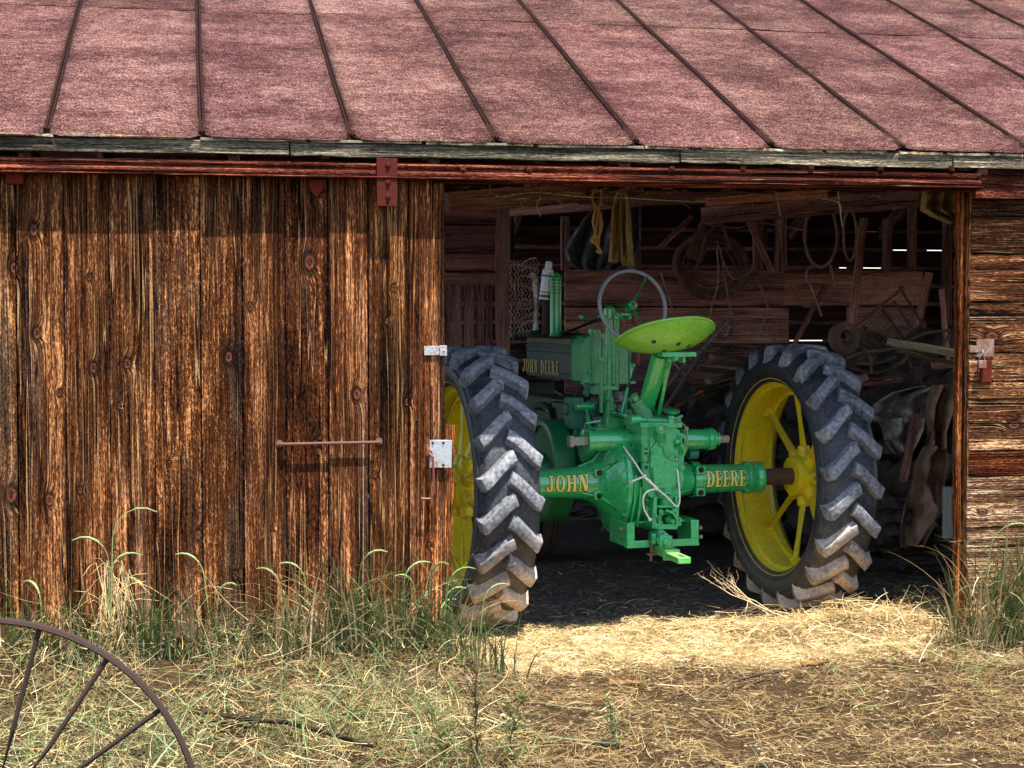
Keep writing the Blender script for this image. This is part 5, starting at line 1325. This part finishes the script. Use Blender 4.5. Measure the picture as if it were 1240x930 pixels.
wires('hanging_cord', [[(868, 300, 11), (870, 340, 11), (862, 372, 11), (860, 395, 11)], [(872, 300, 11), (880, 350, 11), (886, 385, 11), (878, 408, 11)], [(868, 292, 11), (885, 335, 11), (905, 332, 11), (912, 322, 11)]], .0065, WIRE, 'thin dark cords trailing below the old wheel on the back boards', 'cord')
wires('guy_wire', [[(855, 272, 10.9), (893, 276, 10.9), (920, 270, 10.9), (975, 279, 10.9)]], .006, WIRE, 'single slack wire strung between the wall posts', 'wire')
wires('string', [[(560, 236, 8.3), (600, 238, 8.3), (650, 233, 8.3), (700, 238, 8.3), (760, 240, 8.4), (850, 244, 8.5), (935, 237, 8.3), (1010, 243, 8.2), (1018, 262, 8.2)], [(655, 238, 8.3), (650, 250, 8.3), (655, 262, 8.3)], [(1015, 232, 8.2), (1016, 245, 8.2), (1020, 275, 8.2)]], .003, TW, 'frayed pale string sagging along the ceiling beam', 'string')
# twine hank
YW = paint('sisal_twine', (.62, .36, .10), .85, (.3, .15, .04), .4, bump=.6)
b_ = B()
for s in ([(717, 229), (718, 245), (724, 255), (722, 275), (720, 290)], [(728, 229), (727, 245), (724, 252), (727, 270), (724, 300)], [(722, 250), (718, 268), (721, 282), (716, 291), (722, 296), (728, 305), (724, 306)], [(725, 252), (729, 275), (722, 292), (726, 303), (722, 305)]):
    b_.tube(spl([P(x, y, 8.5) for x, y in s]), .0065, 6)
for x, y, r in ((724, 252, .013), (721, 286, .014), (718, 292, .012), (725, 304, .011), (728, 247, .011)): b_.ball(P(x, y, 8.5), r)
tag(b_.build('twine_hank', YW, smooth=60), 'hank of golden baler twine hanging from the header above the tractor', 'twine')
# hanging leather strips
def cloth(name, outline, Y, fold, mat, lab, cat, depth=.05, nx=16, ny=20, group=None, nf=3, thick=.004):
    """outline: (left x, right x, y) rows from top to bottom"""
    b_ = B(); vs = []; ph = rng.uniform(0, 9)
    ys = np.linspace(0, len(outline)-1, ny+1)
    for t in ys:
        i = min(int(t), len(outline)-2); f = t-i
        l = outline[i][0]*(1-f)+outline[i+1][0]*f; r = outline[i][1]*(1-f)+outline[i+1][1]*f; y = outline[i][2]*(1-f)+outline[i+1][2]*f
        for k in range(nx+1):
            g = k/nx; q = depth*math.sin(g*nf*2*math.pi+ph+.8*math.sin(t*1.3))*(fold+.3*t/len(outline)) + .9*depth*mnoise.noise(V((g*3, t*1.2, ph)))
            vs.append(P(l+(r-l)*g, y+1.5*math.sin(g*9+ph)*(t/len(outline)), Y+q))
    b_.add(vs, [(j*(nx+1)+i, j*(nx+1)+i+1, (j+1)*(nx+1)+i+1, (j+1)*(nx+1)+i) for j in range(ny) for i in range(nx)])
    return tag(b_.build(name, mat, smooth=70, solid=thick), lab, cat, group)
def fabric(name, base, dirt=(.05, .04, .03), sc_=60, rough=.9, amt=.6, bump=.6):
    m = M(name); gc = m.attr('gc'); n = m.noise(gc, 12, 6, .7); n2 = m.noise(gc, sc_*4, 3, .6); n3 = m.noise(gc, 40, 5, .7)
    f = m.ramp(m.math('MULTIPLY_ADD', n3, .5, m.math('MULTIPLY', n, .5)), [(.42, 0), (.62, amt)])
    return m.out(m.mix(f, m.mix(n2, tuple(x*.7 for x in base), tuple(x*1.25 for x in base)), dirt), rough, 0, m.bump(m.math('ADD', n2, m.math('MULTIPLY', n3, 2)), bump, .006), .2)
LEATH = fabric('tan_leather', (.50, .36, .14)); BURLAP = fabric('burlap', (.42, .33, .12)); CANVAS = fabric('grey_canvas', (.62, .56, .50)); HIDE = fabric('brown_hide', (.48, .29, .19)); SACK = fabric('dark_sack', (.13, .10, .09)); PLAST = paint('dark_plastic_sheet', (.16, .18, .24), .28, (.1, .08, .07), .5)
cloth('leather_glove', [(747, 752, 232), (741, 751, 252), (739, 750, 290), (737, 751, 318)], 8.7, .5, LEATH, 'tan leather glove hanging by the ceiling beam, left one of the pair', 'glove', .045, nf=1.1)
cloth('leather_glove', [(752, 759, 232), (752, 764, 262), (752, 766, 295), (753, 767, 321)], 8.66, .5, LEATH, 'tan leather glove hanging by the ceiling beam, right one of the pair', 'glove', .045, nf=1.3)
cloth('burlap_sack', [(1118, 1168, 229), (1116, 1168, 240), (1114, 1168, 254), (1128, 1168, 262), (1150, 1168, 270)], 7.5, .6, BURLAP, 'olive burlap sack hanging in the upper right corner of the doorway', 'sack', .05)
cloth('plastic_sheet', [(732, 775, 236), (718, 776, 252), (703, 776, 270), (690, 776, 290), (683, 772, 304), (688, 760, 318), (700, 745, 327)], 10.2, .5, PLAST, 'dark glossy plastic sheet draped on the back boards', 'sheet', .10, 24, 24, nf=4)
# old tyre / rim on the back boards
b_ = B(); c0 = P(862, 322, 11.2)
for rr, r2 in ((.26, .028), (.21, .012), (.17, .010)):
    b_.tube([c0+V((math.cos(t)*rr, .03*math.sin(3*t), math.sin(t)*rr*.82)) for t in np.linspace(0, 2*math.pi, 41)], r2, 10, caps=False)
tag(b_.build('old_wheel', DARKIRON, smooth=60), 'dark old wheel and hoops lying on top of the back boards', 'wheel')
b_ = B(); b_.tube([P(842, 330, 11.1)+V((0, 0, 0)), P(855, 285, 11.1), P(880, 262, 11.1)], .012, 8); b_.tube([P(885, 300, 11.1), P(870, 262, 11.0)], .016, 8); b_.box(P(845, 300, 11.2), (.12, .05, .18), Matrix.Rotation(.4, 3, 'Y'))
tag(b_.build('harness_part', DARKIRON), 'dark iron harness part hanging above the old wheel', 'iron part')
# wire netting roll
b_ = B()
for i in range(8):
    x = 619+i*4.6; pts = []
    for k in range(22):
        y = 315+k*4.4; pts.append(P(x+(1.5 if k % 2 else -1.5)+rng.uniform(-.6, .6), y, 10.1+.12*math.sin(i*.5)))
    b_.tube(pts, .0055, 5)
for k in range(9):
    y = 316+k*11
    b_.tube([P(618+i*4, y+4*math.sin(i*.6+k)+rng.uniform(-1, 1), 10.1+.10*math.sin(i*.5)) for i in range(9)], .0055, 5)
for _ in range(10):
    x, y = rng.uniform(620, 650), rng.uniform(308, 400); b_.tube(spl([P(x, y, 10.05), P(x+rng.uniform(-8, 8), y+rng.uniform(-12, 12), 10), P(x+rng.uniform(-10, 10), y+rng.uniform(-16, 16), 10.1)], 5), .003, 5)
tag(b_.build('wire_netting', WIRE, smooth=0), 'tangled roll of wire fence netting beside the stall wall', 'wire netting')
def pole(pts, w, t, Y, lab, name='board', mat=None, tint=(1, 1, 1), cat='board'):
    b_ = B(); a, c_ = P(pts[0], pts[1], Y), P(pts[2], pts[3], Y if len(pts) < 5 else pts[4])
    sd = (c_-a).cross(V((0, 1, 0))); b_.plank(a, c_, sd, w, t, 10, .002, tint=tint); return tag(b_.build(name, mat or MW_IN, bevel=.002), lab, cat)
pole((1046, 264, 1027, 442), .052, .025, 10.4, 'grey board leaning upright against the back boards', tint=(1.9, 1.6, 1.4))
pole((1076, 414, 1175, 431, 8.0), .042, .03, 8.5, 'pale weathered rail sticking out from behind the right jamb', mat=MW_POLE, tint=(1.6, 1.5, 1.3))
pole((1088, 424, 1165, 443, 8.1), .022, .02, 8.6, 'thin pale stave just under the weathered rail', mat=MW_POLE, tint=(1.3, 1.2, 1))
for i, (x0_, y0_, x1_, y1_, t) in enumerate(((862, 433, 905, 437, 1.4), (858, 438, 905, 443, 1.1), (843, 447, 905, 452, 1.2), (856, 462, 890, 455, 1.7), (838, 471, 885, 460, .9), (850, 480, 880, 470, .6))):
    pole((x0_, y0_, x1_, y1_, 10.2), .035, .05, 9.9, ('topmost grey board in the stack behind the seat', 'second grey board in the stack behind the seat', 'third grey board in the stack, sticking out furthest left', 'pale short board lying across the stack behind the seat', 'dark board lying aslant under the pale short one', 'lowest dark board end in the stack behind the seat')[i], mat=MW_POLE, tint=(t*.8, t*.74, t*.68), name='stacked_board')
b_ = B(); b_.tube([P(819, 493, 9.6), P(851, 474, 9.6)], .012, 8); tag(b_.build('orange_rod', paint('orange_paint', (.75, .16, .03), .6), smooth=60), 'short orange rod leaning in the dark behind the seat', 'rod')
for s, r, lab in (([(796, 508, 9.9), (835, 450, 9.9), (860, 412, 9.9), (885, 386, 9.9)], .014, 'long dark iron handle slanting up behind the seat, the lower one'), ([(800, 478, 9.8), (832, 440, 9.8), (850, 424, 9.8), (883, 388, 9.8)], .011, 'bright worn iron handle slanting up behind the seat, the upper one')):
    b_ = B(); b_.tube(spl([P(*q) for q in s]), r, 10)
    tag(b_.build('plough_handle', STEEL if r < .012 else DARKIRON, smooth=60), lab, 'handle')
b_ = B(); b_.tube(spl([P(868, 383, 9.9), P(876, 388, 9.9), (P(874, 398, 9.9)), P(866, 400, 9.9)]), .009, 8); b_.tube(spl([P(885, 388, 9.9), P(886, 402, 9.9), P(878, 410, 9.9), P(868, 408, 9.9)]), .009, 8); tag(b_.build('iron_hook', DARKIRON, smooth=60), 'curled iron hook at the top of the slanting handles', 'hook')
# tilted lattice frame and implement behind the right wheel
lf = empty('slatted_grate', P(1060, 470, 9.7), 0, 'old iron grate with lattice panel tilted behind the right wheel', 'grate')
YL2 = 9.7
def fr(x, y, o=0): return P(x, y, YL2+o)
b_ = B()
for s in ([(1026, 403), (1050, 384), (1092, 350)], [(1092, 352), (1117, 392)], [(1117, 392), (1080, 424)], [(1082, 364), (1105, 400)], [(1068, 374), (1096, 412)], [(1035, 410), (1062, 430)], [(1045, 395), (1070, 420)]):
    b_.tube([fr(x, y) for x, y in s], .011, 8)
for x, y in ((1053, 382), (1092, 350), (1118, 393)): b_.ball(fr(x, y), .022)
b_.build('frame', RUST, lf, 60)
b_ = B(); A_, Bv, Cv = V((1033, 402, 0)), V((1068, 374, 0)), V((1058, 430, 0))
e1, e2 = (Bv-A_), (V((1096, 412, 0))-Bv)
for i in range(13):
    q0 = A_+e1*(i/12); q1 = q0+e2*.95; b_.tube([fr(q0.x, q0.y, .02), fr(q1.x, q1.y, .02)], .0045, 5)
for i in range(12):
    q0 = A_+e2*(i/12); q1 = q0+e1; b_.tube([fr(q0.x, q0.y, .025), fr(q1.x, q1.y, .025)], .0045, 5)
b_.build('lattice', paint('tan_lattice', (.65, .45, .34), .8), lf, 60)
b_ = B()
b_.lathe([(-.03, .05), (-.03, .10), (.03, .10), (.03, .05)], P(1022, 410, 9.6), V((.3, -1, .2)), 24, close=True)
for s in ([(1010, 445), (1040, 428), (1080, 422), (1115, 405), (1150, 400)], [(1030, 445), (1060, 452), (1090, 440), (1100, 428)], [(1035, 440), (1052, 432), (1055, 450)], [(1100, 425), (1105, 450), (1120, 470)], [(1020, 425), (1035, 438), (1060, 440), (1085, 432)], [(1115, 445), (1140, 420), (1150, 405)], [(1040, 455), (1058, 470), (1080, 462)]):
    b_.tube(spl([P(x, y, 9.5+rng.uniform(-.1, .1)) for x, y in s]), .011, 8)
tag(b_.build('implement', DARKIRON, smooth=60), 'tangle of curved dark iron tines under the tilted grate', 'implement')
def crumple(name, cx, cy, Y, rx, ry, rz, mat, lab, cat, rotx=0, amp=.3, fr_=3.0, seed=0, nu=72, nv=48, rotz=0):
    b_ = B(); c0 = P(cx, cy, Y); vs = []; rot = Matrix.Rotation(rotz, 3, 'Y')
    for j in range(nv+1):
        t = math.pi*j/nv
        for i in range(nu):
            a = 2*math.pi*i/nu; d = V((math.sin(t)*math.cos(a), math.sin(t)*math.sin(a), math.cos(t)))
            q = V((d.x*fr_, d.y*fr_, d.z*fr_*2.2))+V((seed, seed*.7, 0))
            n = 1-1.6*mnoise.noise(q)-abs(mnoise.noise(q)); n2 = 1-2*math.sqrt(mnoise.noise(q*1.7)**2+.01); n3 = mnoise.noise(q*5)
            k = 1+amp*(n-.5)+amp*.45*(n2-.5)+amp*.06*n3
            p = rot @ V((d.x*rx*k, d.y*ry*k, d.z*rz*k)); p = c0+p
            if p.z < .01: p.z = .01+.02*abs(mnoise.noise(p*5))
            vs.append(p)
    b_.add(vs, [(j*nu+i, (j+1)*nu+i, (j+1)*nu+(i+1) % nu, j*nu+(i+1) % nu) for j in range(nv) for i in range(nu)])
    return tag(b_.build(name, mat, smooth=80), lab, cat)
crumple('feed_sack', 1082, 610, 8.9, .22, .22, .22, SACK, 'dark slumped feed sack on the floor behind the right wheel', 'sack', amp=.35, seed=20)
crumple('feed_sack', 1140, 665, 8.9, .25, .2, .12, SACK, 'flat dark sack lying by the foot of the right jamb', 'sack', amp=.5, seed=24)
crumple('rubbish_heap', 1110, 560, 9.9, .7, .5, .62, SACK, 'dark heap of old sacking filling the right corner of the barn', 'heap', amp=.5, fr_=4, seed=30)
crumple('bark_log', 893, 500, 9.6, .09, .12, .36, paint('black_bark', (.05, .032, .028), .9, bump=.8), 'rough dark log leaning behind the right wheel', 'log', amp=.35, fr_=5, seed=31, rotz=.45)
crumple('rubbish_heap', 860, 560, 10.6, .8, .4, .35, SACK, 'low dark heap of scrap behind the tractor', 'heap', amp=.6, fr_=4, seed=41)
# scrap boards sticking out of the heap
for i, (a, y0_, c_, y1_, Y, t) in enumerate(((1037, 465, 1092, 458, 9.3, .7), (1035, 462, 1050, 455, 9.2, 1.0), (1128, 443, 1160, 440, 8.8, .9), (1110, 500, 1093, 585, 8.7, 1.0), (1020, 470, 1045, 540, 9.4, .6), (1050, 585, 1085, 600, 9.0, .7))):
    pole((a, y0_, c_, y1_, Y), .045, .02, Y, ('flat brown board end lying on the scrap right of the tyre top', 'short stub of board against the right tyre top', 'small brown board end close to the right jamb', 'narrow brown lath leaning across the grey canvas', 'dark board wedged behind the right tyre', 'dark board lying low between the sacks')[i], name='scrap_board', tint=(t*1.2, t, t*.9))
b_ = B(); a, c_ = P(1145, 590, 7.6), P(1160, 652, 7.6); b_.box(((a.x+c_.x)/2+.01, 7.62, (a.z+c_.z)/2), (c_.x-a.x+.02, .03, a.z-c_.z)); b_.box(((a.x+c_.x)/2+.01, 7.60, (a.z+c_.z)/2), ((c_.x-a.x)*.7, .02, (a.z-c_.z)*.86))
tag(b_.build('panel_box', paint('dusty_white_paint', (.30, .32, .30), .7, (.12, .1, .08), .6), bevel=.003), 'small pale grey box fixed low behind the right jamb', 'box')
# things on the left, in front of the stall wall
cloth('canvas_strip', [(618, 622, 262), (618, 623, 290), (617, 622, 320)], 10.5, .5, SACK, 'dark rag hanging on the end of the stall wall', 'rag', .02, 6, 10)
# straw caught under the header
b_ = B()
for _ in range(170):
    x = rng.uniform(545, 790) if rng.random() < .7 else rng.uniform(790, 1110); y = rng.uniform(229, 243); p = P(x, y, rng.uniform(7.1, 8.4)); d = V((rng.gauss(0, 1), rng.gauss(0, .5), rng.gauss(0, .35))).normalized()*rng.uniform(.03, .11)
    b_.tube([p, p+d*.5+V((0, 0, .008)), p+d], .0016, 4, tint=jit((.30, .2, .1)))
tag(b_.build('hanging_straw', STRAW, smooth=0, raw=True), kind='stuff')
# more timber and wire against the back boards
for i, (a, y0_, c_, y1_, Y, wd, t, lab) in enumerate((
    (905, 262, 935, 330, 10.9, .04, 1.1, 'short slanting lath between the two studs on the back boards'),
    (1000, 345, 960, 420, 11.0, .03, .9, 'thin lath leaning beside the dark opening in the back boards'),
    (1125, 330, 1098, 460, 10.0, .05, .9, 'dark board leaning at the right end of the back boards'),
    (1140, 350, 1150, 470, 9.6, .03, 1.2, 'narrow stake standing near the right jamb'),
    (690, 300, 760, 250, 10.9, .04, .8, 'brace slanting behind the plastic sheet'),
    (800, 300, 838, 262, 11.0, .035, 1.0, 'slanting stick left of the old wheel'))):
    pole((a, y0_, c_, y1_, Y), wd, .025, Y, lab, name='lath', tint=(t*1.3, t*1.1, t*1.05), cat='lath')
for s_, lab in (([(800, 330, 11), (815, 380, 11), (806, 420, 10.8), (830, 455, 10.6)], 'loose pale wire trailing down the boards behind the steering wheel'),
    ([(915, 335, 11), (930, 372, 11), (922, 400, 11), (940, 412, 11)], 'loose pale wire hanging left of the dark opening in the back boards'),
    ([(958, 335, 11), (975, 372, 11), (1010, 352, 11), (1040, 372, 10.8)], 'loose wire drooping below the wide wire coil'),
    ([(1060, 340, 10.8), (1072, 350, 10.8), (1100, 338, 10.8)], 'short loose wire above the tilted grate')):
    wires('loose_wire', [s_], .006, WIRE, lab, 'wire')

cloth('canvas_tarp', [(1112, 1152, 468), (1080, 1150, 476), (1058, 1148, 490), (1052, 1142, 503), (1060, 1128, 512)], 9.0, .6, CANVAS, 'crumpled grey canvas tarp heaped behind the right wheel', 'tarp', .16, 40, 40, nf=2.3)
cloth('canvas_tarp', [(1062, 1120, 506), (1068, 1118, 520), (1072, 1112, 534), (1082, 1104, 548)], 8.95, .6, CANVAS, 'smaller fold of grey canvas lying below the big tarp', 'tarp', .14, 30, 30, nf=1.8)
cloth('leather_hide', [(1128, 1162, 466), (1122, 1162, 485), (1120, 1152, 505), (1124, 1146, 525), (1118, 1146, 545)], 8.6, .6, HIDE, 'stiff brown hide hanging in folds beside the right jamb', 'hide', .13, 30, 40, nf=1.7)
cloth('leather_hide', [(1118, 1146, 540), (1108, 1148, 560), (1104, 1144, 585), (1096, 1140, 610), (1090, 1130, 640), (1092, 1118, 662)], 8.55, .6, HIDE, 'large brown hide slumped to the floor behind the right wheel', 'hide', .15, 30, 40, nf=1.4)
EXPOSURE = 1.28
# ------------------------------------------------------------------ camera, light, sky
cam = bpy.data.cameras.new('camera'); co = bpy.data.objects.new('camera', cam); col.objects.link(co)
cam.sensor_width = 36; cam.lens = FPX/1240*36; cam.clip_end = 1000; cam.clip_start = .05
co.location = CAMP
co.rotation_euler = Matrix((RT, UP, -FW)).transposed().to_euler()
sc.camera = co
SUND = V((-.115, .36, -1.0)).normalized()          # direction the sunlight travels
sun = bpy.data.lights.new('sun', 'SUN'); sun.energy = 5.0; sun.angle = R(.53); sun.color = (1, .95, .86)
so = bpy.data.objects.new('sun', sun); col.objects.link(so); so.location = (0, 0, 20)
so.rotation_euler = SUND.to_track_quat('-Z', 'Y').to_euler()
w = bpy.data.worlds.new('World'); sc.world = w; w.use_nodes = True
nt = w.node_tree; sky = nt.nodes.new('ShaderNodeTexSky'); sky.sky_type = 'NISHITA'; sky.sun_disc = False
sky.sun_elevation = math.asin(-SUND.z); sky.sun_rotation = math.atan2(-SUND.x, -SUND.y)
nt.links.new(sky.outputs[0], nt.nodes['Background'].inputs[0]); nt.nodes['Background'].inputs[1].default_value = .15
sc.view_settings.view_transform = 'Standard'; sc.view_settings.look = 'None'; sc.view_settings.gamma = 1
sc.view_settings.use_curve_mapping = False
sc.view_settings.exposure = EXPOSURE
sc.cycles.max_bounces = 8; sc.cycles.diffuse_bounces = 5
sc.cycles.use_denoising = True
